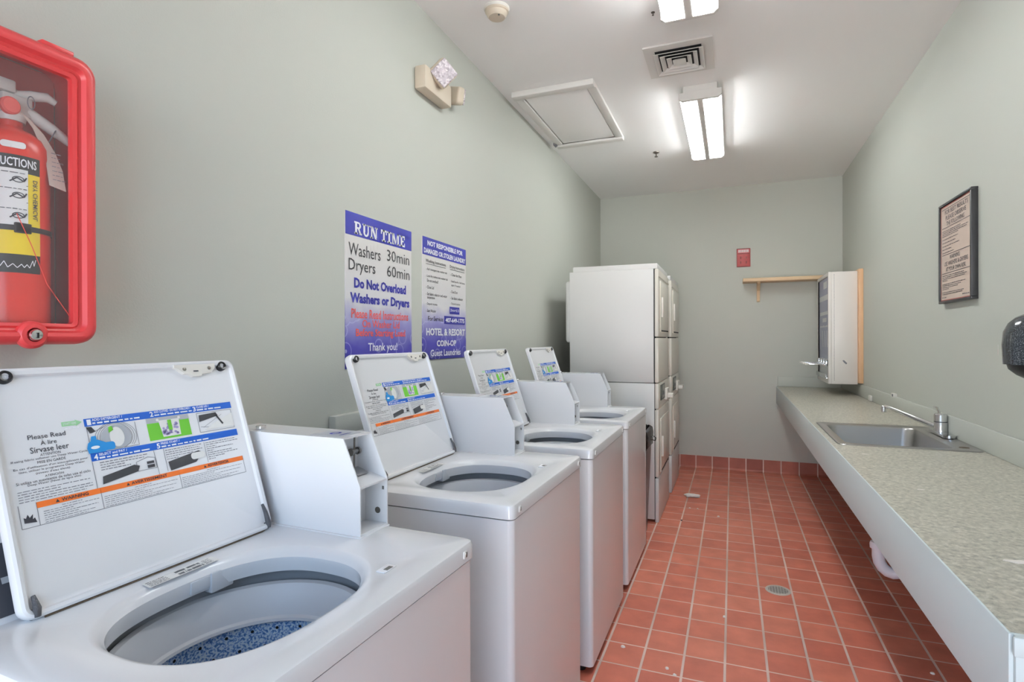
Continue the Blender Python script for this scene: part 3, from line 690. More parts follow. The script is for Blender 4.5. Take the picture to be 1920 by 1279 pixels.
    for u in (u0+.036, u1-.034):
        part('bumper', MB().lathe([(.0115, -.009), (.0115, -.001), (.009, .003), (.006, .002), (.0055, -.005)], lf(u, .386, 0), lf(0, 0, 1)-lf(0, 0, 0), n=24), M['black'], lid, label='black rubber bumper ring')
        part('bumper_stud', MB().lathe([(.0055, -.006), (.0055, -.002), (.0001, -.001)], lf(u, .386, 0), lf(0, 0, 1)-lf(0, 0, 0), n=16), M['whiteink'], lid)
    lp = [(.068, .392), (.166, .392), (.166, .384), (.155, .372), (.130, .369), (.128, .365), (.108, .365), (.100, .371), (.088, .372), (.076, .383), (.068, .386)]
    la = MB(); la.prism(lp, -.008, .002, lambda u, v, w: lf(u, v, w)); part('latch_plate', la, M['offwhite'], lid)
    for u in (.090, .150): part('screw', MB().lathe([(.0042, .0015), (.0042, .003), (.0001, .0034)], lf(u, .382, 0), lf(0, 0, 1)-lf(0, 0, 0), n=12), M['screw'], lid)
    part('latch_slot', MB().patch(lf, .110, .122, .3745, .378, .0026), M['ink'], lid, decal=True)
    part('stiffener', MB().prism([(-.05, .3965), (.06, .3965), (.05, .3905), (-.04, .3905)], -.008, .0004, lambda u, v, w: lf(u, v, w)), M['white'], lid)
    for u, vv in ((u1-.013, .052), (u0+.020, .030)):
        part('hinge', MB().tube([lf(u, -.002, -.002), lf(u, .010, .001), lf(u, vv*.6, .0), lf(u, vv, -.004)], [.005, .006, .0045, .003], 10).box(lf(u, .0, -.012)-Vector((.005, .006, .010)), lf(u, .0, -.012)+Vector((.005, .006, .012)), .002), M['hinge'], lid)
    part('seal_edge', MB().tube([lf(u0+.03, v0-.0005, -.004), lf(u1-.03, v0-.0005, -.004), lf(u1-.010, v0+.004, -.004), lf(u1-.004, v0+.014, -.006)], .0016, 6), M['greybrown'], lid, label='worn brown line along the lower lid edge')
    # printed instructions inside the lid
    W = WD-.0006; Wb = WD-.0002; Wc = WD+.0003; Wd = WD+.0007
    for v_ in (.2855, .2205): part('blue_band', MB().patch(lf, -.1205, .190, v_, v_+.0145, Wb), M['blue'], lid, decal=True)
    part('orange_bar', MB().patch(lf, -.2138, .188, .1615, .1713, Wb), M['orange'], lid, decal=True)
    for n_, u, v, s_, L, Lf in (('1', -.116, .2875, 'ADD DETERGENT /', .054, .086), ('2', .0, .2880, 'ADD CLOTHES - DO NOT OVERLOAD! /', .080, .082), ('3', .094, .2875, 'CLOSE LID /', .030, .060), ('4', -.116, .2220, 'SELECT and PAY /', .05, .092), ('5', .0, .2220, 'PRESS START /', .04, .108)):
        a = MB().text(n_, lf, u, u+.007, v, v+.0105, Wc, .03).text(s_, lf, u+.009, u+.009+L, v+.0065, v+.0113, Wc, .02).fine(lf, u+.009, u+.009+Lf, v+.001, .0040, 1, Wc, int(u*1000))
        part('step_lettering', a, M['whiteink'], lid, decal=True)
    a = MB().text('Please Read', lf, -.2085, -.1525, .2755, .2835, Wb, .004).text('À lire', lf, -.192, -.168, .2640, .2735, Wb, .004).text('Sírvase leer', lf, -.2085, -.151, .2520, .2620, Wb, .004)
    rows = [('ATTENTION', .030, .2455), ('If using fabric softener use Deep Water Cycle', .113, .2395), ('MISE EN GARDE', .042, .2335), ("En cas d'utilisation d'un assouplissant pour", .110, .2265), ('tissu, utiliser le programme Deep Water', .098, .2210), ("(niveau d'eau élevé).", .052, .2155), ('ATENCIÓN', .028, .2095), ('Si utiliza un suavizante de telas use el ciclo', .110, .2035), ('Deep Water (Nivel de agua alto).', .080, .1980)]
    for s_, L, v in rows: a.text(s_, lf, -.1805-L/2, -.1805+L/2, v, v+.0046, Wb, .0)
    part('reading_notice', a, M['ink'], lid, decal=True)
    for s_, u, L in (('WARNING', -.178, .042), ('AVERTISSEMENT', -.062, .070), ('ADVERTENCIA', .098, .052)):
        part('warning_lettering', MB().text(s_, lf, u, u+L, .1638, .1695, Wc, .02).poly(lf, [(u-.009, .1638), (u-.003, .1638), (u-.006, .1692)], Wc), M['ink'], lid, decal=True)
    a = MB()
    for i in range(5): a.fine(lf, -.236, -.126, .1915-i*.0042, .0024, (1, .55, 1, 1, .9)[i], Wb, i, .7)
    for c0_, c1_ in ((-.206, -.119), (-.112, .030), (.037, .184)):
        a.fine(lf, (c0_+c1_)/2-.016, (c0_+c1_)/2+.016, .1575, .002, 1, Wb, 3, .7)
        for i in range(6): a.fine(lf, c0_, c1_, .1535-i*.0036, .0021, (.98, .5, .95, .6, .9, .75)[i], Wb, i+int(c0_*500), .6)
    for p in (((-.2385, .1713), (-.2385, .1335), (.188, .1335), (.188, .1713)), ((-.2138, .1713), (-.2138, .1335)), ((-.1160, .1713), (-.1160, .1335)), ((.0335, .1713), (.0335, .1335)), ((-.118, .2855), (-.118, .2345)), ((-.120, .2200), (-.120, .1713)), ((-.008, .2200), (-.006, .1713)), ((.012, .2200), (.012, .1740)), ((.102, .2180), (.102, .1740)),
              ((.100, .2825), (.186, .2825), (.186, .2400), (.100, .2400), (.100, .2825)), ((-.032, .2830), (-.032, .2370), (-.118, .2370))):
        a.line(lf, p, .0009, Wb)
    for k in range(3): a.ring(lf, -.0705, .2585, .029+.004*k, .0255+.002*k, .0004, Wb, 24, -.7, 3.6)
    a.line(lf, [(-.112, .272), (-.085, .283)], .0008, Wb).line(lf, [(-.06, .236), (-.048, .243)], .0008, Wb)
    a.line(lf, [(-.045, .204), (-.045, .186), (-.008, .186), (-.008, .206), (-.022, .210), (-.045, .204)], .0009, Wb)
    a.line(lf, [(.104, .252), (.15, .246), (.184, .262)], .0008, Wb).line(lf, [(.11, .250), (.16, .274)], .0006, Wb)
    for i in range(4): a.fine(lf, -.108, -.02, .215-i*.0045, .0022, (.98, .9, .5, .6)[i], Wb, i+40)
    for i in range(5): a.fine(lf, .015, .098, .215-i*.0045, .0020, (.98, .9, .97, .7, .3)[i], Wb, i+50)
    for i in range(9): a.fine(lf, .105, .188, .215-i*.0045, .0020, (.9, .97, .3, .8, .2, .75, .9, .5, .2)[i], Wb, i+60)
    part('fine_print', a, M['greyink'], lid, decal=True)
    for nm, mk, mb_ in (
        ('green_panel', 'green', MB().patch(lf, -.010, .080, .2395, .2745, Wb)), ('grey_panel', 'lgrey', MB().patch(lf, -.010, .080, .2745, .2855, Wb)),
        ('drum_picture', 'lgrey', MB().disc(lf, -.0705, .2585, .0275, .0235, Wb)), ('drum_core_picture', 'paper', MB().disc(lf, -.0695, .2590, .013, .019, Wc).disc(lf, -.0690, .2700, .007, .006, Wd)),
        ('basket_picture', 'paper', MB().poly(lf, [(.014, .2785), (.058, .2785), (.056, .2435), (.018, .2435)], Wc).disc(lf, .0125, .280, .003, .003, Wc, 12).disc(lf, .0585, .280, .003, .003, Wc, 12)),
        ('worktop_picture', 'paper', MB().poly(lf, [(.150, .262), (.186, .274), (.186, .244), (.110, .244)], Wc)), ('hand_picture', 'paper', MB().poly(lf, rrect(.066, .098, .186, .200, .006), Wd)),
        ('green_arrow_picture', 'green', MB().patch(lf, .032, .040, .256, .2775, Wd+.0003)), ('green_cap_picture', 'green', MB().poly(lf, [(-.083, .268), (-.074, .273), (-.076, .281), (-.082, .279)], Wd)),
        ('detergent_bottle_picture', 'cyan', MB().poly(lf, [(-.1225, .2350), (-.094, .2350), (-.090, .2420), (-.092, .2520), (-.104, .2585), (-.114, .2590), (-.121, .2540), (-.124, .2450)], Wd).poly(lf, rrect(-.103, -.076, .2365, .2515, .005), Wd-.0001).poly(lf, [(-.116, .258), (-.106, .258), (-.106, .266), (-.114, .266)], Wd)),
        ('bottle_mark', 'whiteink', MB().disc(lf, -.1105, .2450, .0075, .0030, Wd+.0004)), ('bottle_cap_picture', 'dark', MB().poly(lf, [(-.119, .2840), (-.110, .2840), (-.104, .2745), (-.114, .2720)], Wb)),
        ('control_panel_picture', 'dark', MB().poly(lf, [(-.110, .176), (-.045, .186), (-.040, .196), (-.050, .200), (-.108, .190)], Wc)), ('start_panel_picture', 'dark', MB().poly(lf, [(.018, .1735), (.075, .180), (.095, .198), (.085, .203), (.016, .192)], Wc)),
        ('coin_slot_picture', 'dark', MB().patch(lf, -.026, -.012, .188, .194, Wd).patch(lf, -.026, -.012, .196, .201, Wd)), ('lid_picture', 'dark', MB().poly(lf, [(.102, .263), (.150, .272), (.146, .280), (.104, .278)], Wd).line(lf, [(.145, .274), (.158, .252)], .004, Wd))):
        part(nm, mb_, M[mk], lid, decal=True)
    a = MB()
    rn = random.Random(4)
    for i in range(26): a.disc(lf, rn.uniform(.020, .053), rn.uniform(.246, .270), rn.uniform(.002, .004), rn.uniform(.002, .003), Wd, 8)
    part('clothes_picture', a, M['lavender'], lid, decal=True)
    a = MB().poly(lf, [(-.234, .142), (-.217, .140), (-.219, .148), (-.222, .146), (-.221, .154), (-.226, .149), (-.228, .155), (-.231, .149), (-.234, .151)], Wb)
    part('fire_symbol', a, M['ink'], lid, decal=True)
    ar = [(-.156, .2910), (-.134, .2910), (-.134, .2890), (-.1235, .2955), (-.134, .3010), (-.134, .2990), (-.156, .2990)]
    part('green_arrow', MB().poly(lf, ar, Wb), M['palegreen'], lid, decal=True)
    part('arrow_lettering', MB().text('START HERE', lf, -.154, -.133, .2930, .2970, Wc, .0).fine(lf, -.152, -.130, .2860, .002, 1, Wc, 3), M['whiteink'], lid, decal=True)
    # console
    cp = [(-.33, .885), (-.158, .885), (-.168, .897), (-.222, 1.000), (-.245, 1.016), (-.325, 1.016), (-.33, 1.01)]
    cs = part('control_console', MB().prism(cp, -.343, .238, lambda u, v, w: (u, w, v)), M['white'], t)
    qf = frame((-.168, 0, .897), (0, 1, 0), Vector((-.054, 0, .103)).normalized(), Vector((.103, 0, .054)).normalized())
    part('control_film', MB().box((0, 0, 0), (1, 1, 1), R=Matrix.Translation(qf(-.341, .001, .0004)) @ Matrix(((0, -.464, .886, 0), (1, 0, 0, 0), (0, .886, .464, 0), (0, 0, 0, 1))) @ Matrix.Diagonal((.577, .113, .0012, 1))), M['console'], cs, label='charcoal control panel film')
    a = MB().patch(qf, -.300, -.297, .020, .045, .0026).patch(qf, -.335, -.285, .074, .092, .0022)
    for i in range(5): a.patch(qf, -.26+i*.07, -.225+i*.07, .05, .06, .0026)
    part('control_print', a, M['lgrey'], cs, decal=True)
    # coin box
    y0, y1 = .243, .343
    prof = [(-.31, .8925), (.100, .8925), (.100, 1.000), (.054, 1.104), (-.31, 1.104)]
    cb = MB()
    for ya, yb in ((y0, y0+.003), (y1-.003, y1)): cb.prism(prof, ya, yb, lambda u, v, w: (u, w, v))
    cb.box((-.31, y0+.003, 1.101), (.054, y1-.003, 1.104)).box((-.31, y0+.003, .8925), (-.307, y1-.003, 1.101)).box((-.307, y0+.003, .8925), (.098, y1-.003, .8955))
    cb.box((.012, y0+.003, 1.008), (.016, y1-.003, 1.101)).box((.034, y0+.003, .8955), (.038, y1-.003, .995))
    coin = part('coin_box', cb, M['white'], t, label='white coin meter case with empty slanted front', smooth=False)
    sh = MB(); sh.prism([(.099, .995), (.099, .999), (.05, 1.012), (.014, 1.012), (.014, 1.008), (.05, 1.008)], y0+.003, y1-.003, lambda u, v, w: (u, w, v)); part('shelf', sh, M['white'], coin, smooth=False)
    part('mounting_flange', MB().box((-.315, y0-.006, .888), (.106, y1, .8925), .0015), M['white'], coin)
    part('coin_rod', MB().tube([(.03, y0+.068, 1.101), (.03, y0+.066, 1.02)], .0022, 8).cyl((.03, y0+.055, 1.062), (0, 1, 0), .006, .024, 12, .001).cyl((.03, y0+.053, 1.062), (0, 1, 0), .009, .005, 12).cyl((.03, y0+.077, 1.062), (0, 1, 0), .009, .005, 12), M['screw'], coin, label='dark metal coin slide rod')
    part('rod_foot', MB().prism([(.02, 1.0125), (.06, 1.0125), (.045, 1.019), (.028, 1.024)], y0+.045, y0+.082, lambda u, v, w: (u, w, v)), M['steel'], coin)
    part('knockout', MB().cyl((.0385, y0+.022, .918), (1, 0, 0), .009, .0006, 20), M['screw'], coin)
    part('knockout', MB().cyl((.074, y1-.0036, .922), (0, -1, 0), .0075, .0006, 20), M['screw'], coin)
    part('top_sticker', MB().box((-.052, y0+.012, 1.104), (.034, y1-.012, 1.1046)), M['lgrey'], coin)
    part('sticker_logo', MB().ring(frame((-.01, y0+.05, 1.1048), (0, 1, 0), (-1, 0, 0), (0, 0, 1)), 0, 0, .013, .009, .003, .0004).disc(frame((.018, y0+.05, 1.1048), (0, 1, 0), (-1, 0, 0), (0, 0, 1)), 0, 0, .022, .003, .0002), M['navy'], coin, decal=True)
    part('key_lock', MB().cyl((-.225, y0+.03, 1.104), (0, 0, 1), .012, .010, 20, .002), M['chrome'], coin, label='chrome key lock on top')
    part('latch_tab', MB().box((.086, y1-.003, .972), (.092, y1+.004, .980)).box((.084, y1, .964), (.094, y1+.003, .968)), M['screw'], coin)
    return t
def copy_tree(o, parent=None):
    c = o.copy(); COL.objects.link(c)
    if parent: c.parent = parent
    for ch in list(o.children): copy_tree(ch, c)
    return c
def place(t, fx, fy, rz):
    """put the far front top corner of a washer at (fx, fy)"""
    a = rz; c, s_ = math.cos(a), math.sin(a)
    t.location = (fx-(.33*c-.343*s_), fy-(.33*s_+.343*c), 0); t.rotation_euler = (0, 0, a)
w1 = make_washer('washer', 'white top-load washer nearest the camera, blue basket showing in its open drum', (0, 0, 0), 0)
labels = ['white top-load washer standing second from the camera, below the two posters',
          'white top-load washer third from the camera, lid right of the posters',
          'white top-load washer furthest from the camera, beside the stacked dryers']
ws = [w1] + [copy_tree(w1) for _ in labels]
for w_, l_ in zip(ws[1:], labels): w_['label'] = l_
for w_, (fx, fy, rz) in zip(ws, ((-.522, 1.105, -2.0), (-.522, 2.037, -.6), (-.508, 2.840, 0.0), (-.506, 3.635, 0.0))): place(w_, fx, fy, math.radians(rz))

# ------------------------------------------------------------ stacked dryers
def make_dryer(label):
    t = thing('stacked_dryer', label, 'dryer', (0, 0, 0), 0, 'stacked dryers beside the back wall')
    hw = .343; D0 = -.66
    part('side_body', MB().box((D0, -hw, 1.008), (-.034, hw, 1.834), .004), M['white2'], t)
    part('lower_body', MB().box((D0, -hw, .02), (-.030, hw, 1.004), .004), M['white2'], t)
    part('top_cap', MB().box((D0+.025, -hw+.006, 1.834), (-.008, hw-.006, 1.873), .005), M['white2'], t)
    part('rear_cover', MB().box((D0-.05, -hw+.05, 1.30), (D0+.002, hw-.05, 1.775), .024, 4), M['white2'], t)
    part('dark_reveal', MB().box((-.036, -hw+.004, .02), (-.020, hw-.004, 1.83)), M['gap'], t, label='dark reveal behind the front panels')
    for z0, z1, nm in ((1.341, 1.832, 'upper_door_panel'), (1.008, 1.334, 'upper_lower_panel'), (.818, 1.004, 'control_panel'), (.326, .814, 'lower_door_panel'), (.0, .320, 'kick_panel')):
        part(nm.replace('upper_lower_panel', 'lint_panel'), MB().box((-.028, -hw+.001, z0), (0, hw-.001, z1), .007, 3), M['cream'] if nm != 'kick_panel' else M['white2'], t)
    for z0, z1 in ((1.375, 1.755), (.345, .740)):
        d = part('door', MB().box((-.002, -.25, z0), (.007, .29, z1), .005, 2), M['cream'], t)
        part('handle', MB().box((.006, -.215, z0+.11), (.020, -.19, z0+.26), .004), M['offwhite'], d)
        part('grille_slot', MB().box((.006, -.22, z0+.006), (.0085, .24, z0+.016)), M['gap'], d)
    part('trim_strip', MB().box((-.004, -hw+.01, 1.776), (.004, hw-.01, 1.786), .001), M['cream'], t)
    dp = part('display', MB().box((-.002, -.245, .872), (.004, .02, .985), .002), M['display'], t)
    a = MB(); q = frame((.0042, 0, 0), (0, 1, 0), (0, 0, 1), (1, 0, 0))
    a.line(q, [(-.24, .875), (-.24, .982), (.015, .982), (.015, .875), (-.24, .875)], .008, .0006)
    for i in range(3): a.patch(q, -.19+.07*i, -.16+.07*i, .90, .93, .0006)
    part('display_frame', a, M['dark'], dp, decal=True)
    cs = part('coin_slide', MB().box((-.002, .05, .850), (.018, .22, .935), .004).box((.014, .085, .862), (.058, .185, .894), .004), M['offwhite'], t)
    part('coin_slot', MB().box((.0175, .12, .906), (.0185, .15, .926)), M['screw'], cs)
    part('hinge', MB().box((-.002, .30, 1.42), (.006, .315, 1.47), .001).box((-.002, .30, .42), (.006, .315, .47), .001), M['cream'], t)
    return t
d1 = make_dryer('nearer white stacked dryer, standing right after the last washer')
d1.location = (-.490, 4.474, 0)
d2 = copy_tree(d1); d2['label'] = 'further white stacked dryer, between its twin and the back wall'; d2.location = (-.482, 5.320, 0)
# ------------------------------------------------------------ bin between washer and dryer
t = thing('trash_bin', 'slim grey trash bin with black liner between last washer and dryers', 'trash bin', (-.66, 3.90, 0))
bx0, bx1, by0, by1 = -.84, -.522, 3.70, 4.02
rg = [[(x, y, z) for x, y in rrect(bx0+i, bx1-i, by0+i, by1-i, .03)] for i, z in ((.03, 0), (.028, .01), (.0, .66), (-.006, .665), (-.006, .68), (.004, .68), (.03, .03))]
part('bin_body', MB().loops(rg, True, True, True), M['bin'], t, world=True)
rb = []
rn = random.Random(3)
for k, (ins, z) in enumerate(((-.008, .60), (-.012, .63), (-.011, .68), (-.006, .715), (.012, .720), (.02, .69), (.03, .5))):
    rb.append([(x+rn.uniform(-.003, .003), y+rn.uniform(-.003, .003), z+rn.uniform(-.010, .010)) for x, y in rrect(bx0+ins, bx1-ins, by0+ins, by1-ins, .035)])
lin_o = part('bin_liner', MB().loops(rb, True, False, True), M['bag'], t, world=True)
part('liner_tie', MB().tube([(bx1+.006, 3.93, .64), (bx1+.02, 3.95, .655), (bx1+.032, 3.965, .64), (bx1+.028, 3.96, .622), (bx1+.010, 3.94, .632), (bx1+.006, 3.92, .628)], .003, 8), M['bag'], lin_o, world=True)

# ------------------------------------------------------------ counter with sink
ZT = .857; CXF = .410; CY0 = 1.112
SX0, SX1, SY0, SY1 = .434, .961, 2.81, 3.52
t = thing('countertop', 'long speckled laminate countertop along the right wall', 'countertop', (.69, 3.6, ZT-.03))
ct = MB()
hx0, hx1, hy0, hy1 = SX0+.012, SX1-.012, SY0+.012, SY1-.012
xsv = [CXF, hx0, hx1, XR-.002]; ysv = [CY0, hy0, hy1, YB-.002]
for i in range(3):
    for j in range(3):
        if i == 1 and j == 1: continue
        for z in (ZT, ZT-.028): ct.quad([(xsv[i], ysv[j], z), (xsv[i+1], ysv[j], z), (xsv[i+1], ysv[j+1], z), (xsv[i], ysv[j+1], z)])
ct.loops([[(x, y, z) for x, y in ((CXF, CY0), (XR-.002, CY0), (XR-.002, YB-.002), (CXF, YB-.002))] for z in (ZT, ZT-.028)])
ct.loops([[(x, y, z) for x, y in ((hx0, hy0), (hx1, hy0), (hx1, hy1), (hx0, hy1))] for z in (ZT, ZT-.028)])
part('laminate_top', ct, M['counter'], t, world=True, smooth=False)
part('front_apron', MB().box((CXF-.004, CY0-.004, ZT-.162), (CXF+.014, YB-.002, ZT-.0008), .002), M['apron'], t, world=True)
part('end_apron', MB().box((CXF+.002, CY0-.012, ZT-.162), (XR-.002, CY0+.006, ZT-.001), .002).box((CXF-.002, CY0-.018, ZT-.032), (XR-.002, CY0-.010, ZT-.0006), .003), M['apron'], t, world=True)
part('side_splash', MB().box((XR-.014, CY0, ZT), (XR-.002, YB-.002, ZT+.098), .004), M['wall'], t, world=True)
part('back_splash', MB().box((CXF+.01, YB-.016, ZT), (XR-.016, YB-.002, ZT+.098), .005), M['wall'], t, world=True)
part('subframe', MB().box((CXF+.002, YB-.06, ZT-.15), (XR-.003, YB-.003, ZT-.03)).box((XR-.06, CY0+.01, ZT-.15), (XR-.003, YB-.06, ZT-.03)), M['apron'], t, world=True)
# white scraps on the counter
for i, (x, y, L, lb) in enumerate(((.555, 1.463, .05, 'white paint smear at the near edge of the countertop'), (.499, 2.613, .035, 'white scrap on the countertop just in front of the sink'), (.540, 2.06, .03, 'pale scrap mid-way along the near countertop'))):
    rn = random.Random(i+5)
    pts = [(x+math.cos(2*PI*k/10)*L*rn.uniform(.25, .6), y+math.sin(2*PI*k/10)*L*.5*rn.uniform(.25, .6)) for k in range(10)]
    solo('paint_smear' if i == 0 else 'paper_scrap', MB().prism(pts, ZT, ZT+.0012, lambda u, v, w: (u, v, w)), M['tissue'], lb, 'scrap', smooth=False)
# sink
t = thing('sink', 'stainless drop-in sink set into the countertop', 'sink', ((SX0+SX1)/2, (SY0+SY1)/2, .68))
sk = MB(); rgs = []
for (a, b, c, d, r, z) in ((SX0, SX1, SY0, SY1, .03, ZT+.0005), (SX0+.002, SX1-.002, SY0+.002, SY1-.002, .03, ZT+.004), (SX0+.012, SX1-.012, SY0+.012, SY1-.012, .028, ZT+.005), (SX0+.018, SX1-.018, SY0+.02, SY1-.02, .028, ZT+.002)):
    rgs.append([(x, y, z) for x, y in rrect(a, b, c, d, r, 8)])
BX0, BX1, BY0, BY1 = SX0+.042, SX1-.085, SY0+.055, SY1-.055
for ins, r, z in ((-.006, .055, ZT+.002), (.0, .05, ZT-.001), (.004, .05, ZT-.010), (.010, .05, ZT-.12), (.018, .05, ZT-.142), (.036, .045, ZT-.152), (.15, .04, ZT-.156)):
    rgs.append([(x, y, z) for x, y in rrect(BX0+ins, BX1-ins, BY0+ins, BY1-ins, r, 8)])
sk.loops(rgs, True, False, True); part('sink_bowl', sk, M['steel'], t, world=True)
part('drain_strainer', MB().lathe([(.045, .0), (.042, .004), (.03, .002), (.0001, .002)], ((BX0+BX1)/2, (BY0+BY1)/2, ZT-.1555), n=28), M['chrome'], t, world=True)
part('spare_hole', MB().cyl((SX1-.045, 2.905, ZT+.0022), (0, 0, 1), .018, .001, 24), M['greybrown'], t, world=True, label='grimy unused tap hole')
# faucet
FX, FY = .936, 3.262
t = thing('faucet', 'chrome single-lever faucet on the back of the sink', 'faucet', (FX, FY, ZT))
part('deck_plate', MB().prism(rrect(FX-.026, FX+.024, FY-.14, FY+.10, .024), ZT+.0055, ZT+.018, lambda u, v, w: (u, v, w)), M['chrome'], t, world=True)
part('body', MB().lathe([(.028, ZT+.018), (.027, ZT+.03), (.0265, ZT+.062), (.0265, ZT+.064)], (FX, FY, 0), n=32), M['chrome'], t, world=True)
part('seam_ring', MB().lathe([(.0262, ZT+.062), (.0268, ZT+.0635), (.0262, ZT+.066)], (FX, FY, 0), n=32), M['dark'], t, world=True)
part('lever_cap', MB().lathe([(.0265, ZT+.066), (.0265, ZT+.098), (.022, ZT+.104), (.0001, ZT+.105)], (FX, FY, 0), n=32), M['chrome'], t, world=True)
part('lever', MB().tube([(FX, FY+.015, ZT+.085), (FX+.012, FY+.06, ZT+.105), (FX+.018, FY+.11, ZT+.120), (FX+.018, FY+.16, ZT+.118)], [.006, .005, .005, .004], 10), M['chrome'], t, world=True)
part('spout', MB().tube([(FX-.015, FY+.005, ZT+.040), (FX-.06, FY+.05, ZT+.060), (FX-.12, FY+.14, ZT+.085), (FX-.155, FY+.21, ZT+.100), (FX-.170, FY+.24, ZT+.104), (FX-.178, FY+.255, ZT+.100)], [.011, .010, .009, .009, .009, .009], 14), M['chrome'], t, world=True)
part('aerator', MB().cyl((FX-.178, FY+.255, ZT+.072), (0, 0, 1), .013, .035, 20, .002), M['chrome'], t, world=True)
# drain trap
t = thing('drain_trap', 'white plastic drain trap hanging under the sink', 'pipe', (.65, 3.1, .25))
DXT, DYT = (BX0+BX1)/2, (BY0+BY1)/2
tx, ty = .628, 3.02
part('tailpiece', MB().tube([(tx, ty, ZT-.157), (tx, ty, .385)], .020, 20), M['pvc'], t, world=True)
part('slip_nut', MB().lathe([(.022, .352), (.034, .355), (.035, .374), (.031, .384), (.022, .386)], (tx, ty, 0), n=12), M['pvc'], t, world=True)
pts = [(tx, ty, .375), (tx, ty, .318)]
for i in range(1, 9):
    a = PI+PI*i/8; pts.append((tx+.055+.055*math.cos(a), ty-.02*i/8, .318+.068*math.sin(a)))
pts += [(tx+.11, ty-.02, .37), (tx+.115, ty-.02, .41), (tx+.15, ty-.02, .43), (XR-.001, ty-.02, .435)]
part('trap_bend', MB().tube(pts, .0255, 20), M['pvc'], t, world=True)

# small fixtures on the splash
solo('switch_cover', MB().box((XR-.030, 4.80, ZT+.004), (XR-.0145, 4.86, ZT+.045), .003), M['offwhite'], 'small white cover on the backsplash beyond the faucet', 'cover')
t = thing('wire_clip', 'tiny wire clip on top of the backsplash above the sink', 'clip', (XR-.012, 4.21, ZT+.09))
part('clip_body', MB().box((XR-.022, 4.19, ZT+.090), (XR-.002, 4.25, ZT+.116), .003), M['offwhite'], t, world=True)
part('clip_slot', MB().box((XR-.0235, 4.20, ZT+.096), (XR-.0215, 4.225, ZT+.112)), M['dark'], t, world=True)

# ------------------------------------------------------------ right wall sign
t = thing('rules_sign', 'framed tan rules sign on the right wall', 'sign', (XR, 3.13, 1.48))
sy0, sy1, sz0, sz1 = 2.940, 3.345, 1.492, 1.972
part('sign_frame', MB().box((XR-.026, sy0, sz0), (XR, sy1, sz0+.012), .002).box((XR-.026, sy0, sz1-.012), (XR, sy1, sz1), .002).box((XR-.026, sy0, sz0+.012), (XR, sy0+.014, sz1-.012), .002).box((XR-.026, sy1-.012, sz0+.012), (XR, sy1, sz1-.012), .002), M['signframe'], t, world=True)
sh_o = part('sign_sheet', MB().box((XR-.018, sy0+.012, sz0+.010), (XR-.004, sy1-.010, sz1-.010)), M['signpaper'], t, world=True)
f = frame((XR-.0182, sy1, sz0), (0, -1, 0), (0, 0, 1), (-1, 0, 0)); SW = sy1-sy0; SH = sz1-sz0
a = MB()
for p in (((.014, .014), (SW-.016, .014), (SW-.016, SH-.014), (.014, SH-.014), (.014, .014)),): a.line(f, p, .006, .0008)
part('red_border', a, M['signred'], sh_o, world=True, decal=True)
a = MB()
for s_, v, u, L in (('FOR BEST RESULTS', .425, .07, .28), ('PLEASE OBSERVE', .397, .08, .25), ('THE FOLLOWING', .369, .09, .22), ('WARNING:', .205, .13, .13), ('USE WASHERS & DRYERS', .178, .06, .29), ('AT YOUR OWN RISK.', .150, .08, .25)):
    a.text(s_, f, u, u+L, v, v+.020, .001, .005)
for v in (.452, .362, .232, .143): a.line(f, [(.03, v), (SW-.03, v)], .0025, .001)
for i, fl in enumerate((.7, .95, .9, .6, .0, .6, .0, .5, .0, .65, .0, .35, .0, .45)): a.fine(f, .035, SW-.035, .345-i*.008, .0045, fl, .001, i) if fl else None
for i, fl in enumerate((.8, .9, .85, .2, 0, .85, .7, .6, .25, 0, .8, .75)): a.fine(f, .035, SW-.035, .130-i*.008, .0045, fl, .001, i+20) if fl else None
a.fine(f, .03, .09, .026, .005, 1, .001, 5).fine(f, SW-.12, SW-.035, .028, .005, 1, .001, 6)
part('sign_lettering', a, M['ink'], sh_o, world=True, decal=True)

# ------------------------------------------------------------ soap dispenser
DY = 2.425
t = thing('soap_dispenser', 'black plastic soap dispenser on the right wall at the photo edge', 'soap dispenser', (XR, DY, 1.17))
rings = []
for z, dep, hw in ((1.232, .095, .082), (1.30, .098, .084), (1.345, .094, .083), (1.375, .080, .076), (1.395, .060, .064), (1.408, .034, .046), (1.412, .012, .030)):
    r = []
    for i in range(25):
        a = -PI/2+PI*i/24
        r.append((XR-dep*max(0, math.cos(a))**.55, DY+hw*math.copysign(abs(math.sin(a))**.8, math.sin(a)), z))
    rings.append(r)
part('cover', MB().loops(rings, False, False, False).quad([rings[-1][i] for i in (0, 8, 16, 24)]).loops([rings[0], [(XR-.001, p[1], p[2]) for p in rings[0]]], False), M['dispenser'], t, world=True)
rings = []
for z, dep, hw in ((1.236, .088, .070), (1.215, .082, .066), (1.195, .060, .056), (1.182, .035, .05), (1.178, .01, .045)):
    r = []
    for i in range(25):
        a = -PI/2+PI*i/24; r.append((XR-dep*max(0, math.cos(a))**.55, DY+hw*math.copysign(abs(math.sin(a))**.8, math.sin(a)), z))
    rings.append(r)
part('push_bar', MB().loops(rings, False).quad([rings[-1][i] for i in (0, 8, 16, 24)]), M['black'], t, world=True)
dfv = frame((XR-.0945, DY+.045, 1.30), Vector((-.30, -.954, 0)).normalized(), (0, 0, 1), Vector((-.954, .30, 0)).normalized())
part('window_bezel', MB().ring(dfv, 0, 0, .011, .042, .0016, .007), M['chrome'], t, world=True, decal=True)
part('sticker', MB().poly(dfv, [(.010*math.cos(x), .040*math.sin(x)) for x in [PI+PI*i/16 for i in range(17)]], .006), M['paper'], t, world=True, decal=True)
